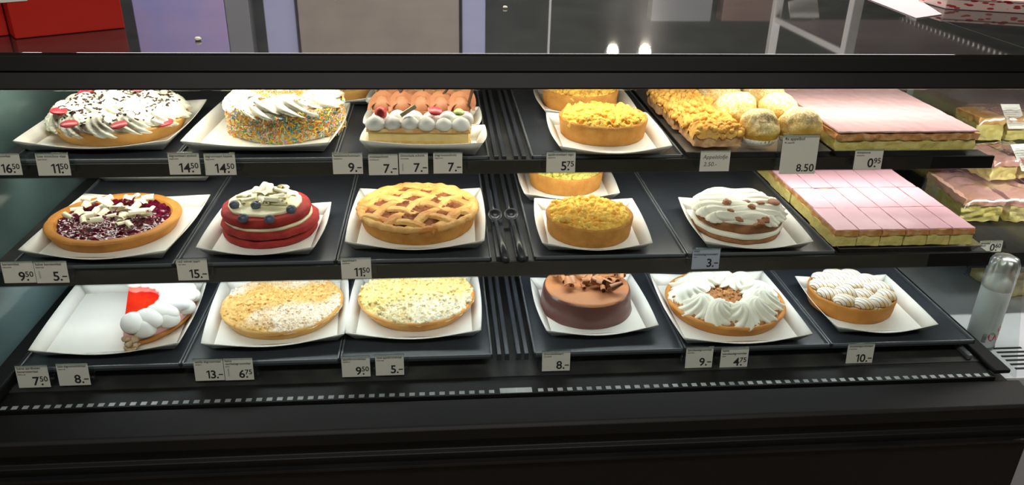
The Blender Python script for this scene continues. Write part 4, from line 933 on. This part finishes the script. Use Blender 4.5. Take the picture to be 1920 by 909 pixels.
# ------------------------------------------------------------------ behind the counter (seen mirrored in the countertop)
YW = 4.2
back = MB().box(-4.2, 4.6, YW+.06, YW+.12, 0, 3.0); struct(back, 'wall_partition', m_shade)
def panel(nm, x0, x1, m, label, cat, dp=.05, z0=.0, z1=2.6, grp=None):
    a = mir(x0, 50, YW).x; b = mir(x1, 50, YW).x
    t = thing(nm, label, cat, ((a+b)/2, YW, 0), 0, grp); W = b-a
    MB().box(-W/2, W/2, -dp, .05, z0, z1).build('panel', m, t, bevel=.004); MB().box(-W/2, W/2, -dp-.004, -dp, z0, z0+.08).build('kick_strip', m_ledge, t); return t
m_lil = mat('lilac_panel', (.40, .41, .62), .4, (.44, .45, .66), 2); m_brn = mat('brown_cabinet', (.34, .285, .235), .5, (.30, .25, .21), 5)
m_grey2 = mat('grey_panel', (.22, .22, .23), .5); m_purp = mat('violet_poster', (.50, .36, .62), .4, (.36, .34, .68), 3)
panel('wall_panel', 262, 430, m_purp, 'wide violet wall panel behind the counter', 'panel'); panel('wall_panel', 431, 475, m_grey2, 'narrow grey wall panel beside the violet one', 'panel')
panel('wall_panel', 502, 559, m_lil, 'narrow lilac wall panel left of the brown cabinet', 'panel'); panel('tall_cabinet', 566, 860, m_brn, 'tall brown cabinet front behind the counter', 'cabinet', dp=.08)
panel('wall_panel', 866, 909, m_lil, 'narrow lilac wall panel right of the brown cabinet', 'panel')
panel('wall_panel', 1215, 1325, m_grey2, 'plain low grey wall panel behind the counter at right', 'panel', z1=mir(1270, 36, YW).z); panel('wall_panel', 1345, 1450, mat('rust_frame', (.20, .13, .11), .5), 'rust brown low panel beside the rack', 'panel', z1=mir(1400, 36, YW).z)
q = mir(1030, 50, 4.0); tag(MB().lathe([(.006, 0), (.006, 2.95)], 10).build('thin_pole', mat('bright_metal', (.7, .7, .68), .3), loc=(q.x, 4.0, 0)), 'thin bright vertical pole behind the counter', 'pole')
# slatted rack
m_post = mat('white_post', (.60, .58, .55), .5); m_shelfw = mat('slatted_shelf', (.26, .21, .21), .4)
p1 = mir(1452, 50, 3.9); p2 = mir(1597, 50, 3.9); p3 = mir(1597, 50, 3.0); k = thing('slatted_rack', 'white post rack with a slatted shelf behind the counter', 'rack', (p1.x, 3.9, 0))
for x, y in ((0, 0), (p2.x-p1.x+.3, 0), (p3.x-p1.x, -.9)):
    MB().box(x-.02, x+.02, y-.02, y+.02, 0, 2.6).build('post', m_post, k, bevel=.003)
za = mir(1456, 35, 3.9).z; sh = MB(); Wr = p2.x-p1.x
for i in range(26): sh.box(.02, Wr+.25, -.02-i*.036-.010, -.02-i*.036+.010, za, za+.012)
sh.box(-.012, .012, -.98, 0, za-.012, za+.014, 1); sh.box(Wr+.24, Wr+.26, -.98, 0, za-.012, za+.014, 1); sh.build('slatted_shelf', [m_shelfw, m_post], k)
q = mir(1507, 18, 3.85); tag(MB().box(-.07, .07, -.003, .003, -.06, .06).build('notice', m_card, None, loc=(q.x, q.y, q.z)), 'small white notice fixed by the rack post', 'notice').rotation_euler = (0, .3, 0)

# ceiling spots
for px, py, e, lb in ((1147, 95, 60, 'round ceiling spotlight, left of the pair mirrored in the counter'), (1207, 98, 220, 'round bright ceiling spotlight, right of the pair mirrored in the counter')):
    q = mir(px, py, Z=2.93) if False else None
    p = onh(px, py, CT); d = ray(px, py); t = (2.94-p.z)/(-d.z); Yq = p.y+d.y*t
    t = (YW-.05-p.y)/d.y if Yq > YW else t; q = Vector((p.x+d.x*t, p.y+d.y*t, p.z-d.z*t+.012))
    k = thing('spotlight', lb, 'lamp', (q.x, q.y, q.z), 0, 'spotlights')
    MB().lathe([(.030, -.03), (.036, -.03), (.038, .03), (.03, .05), (.0001, .052)], 28).build('housing', m_post, k, smooth=True).rotation_euler = (radians(-60), 0, 0)
    MB().lathe([(.0001, -.028), (.029, -.028)], 28).build('bulb', mat('lamp_glow', (1, .9, .75), .5, emis=e), k).rotation_euler = (radians(-60), 0, 0)
    MB().box(-.01, .01, -.01, .01, .03, 2.995-q.z).build('stem', m_post, k)
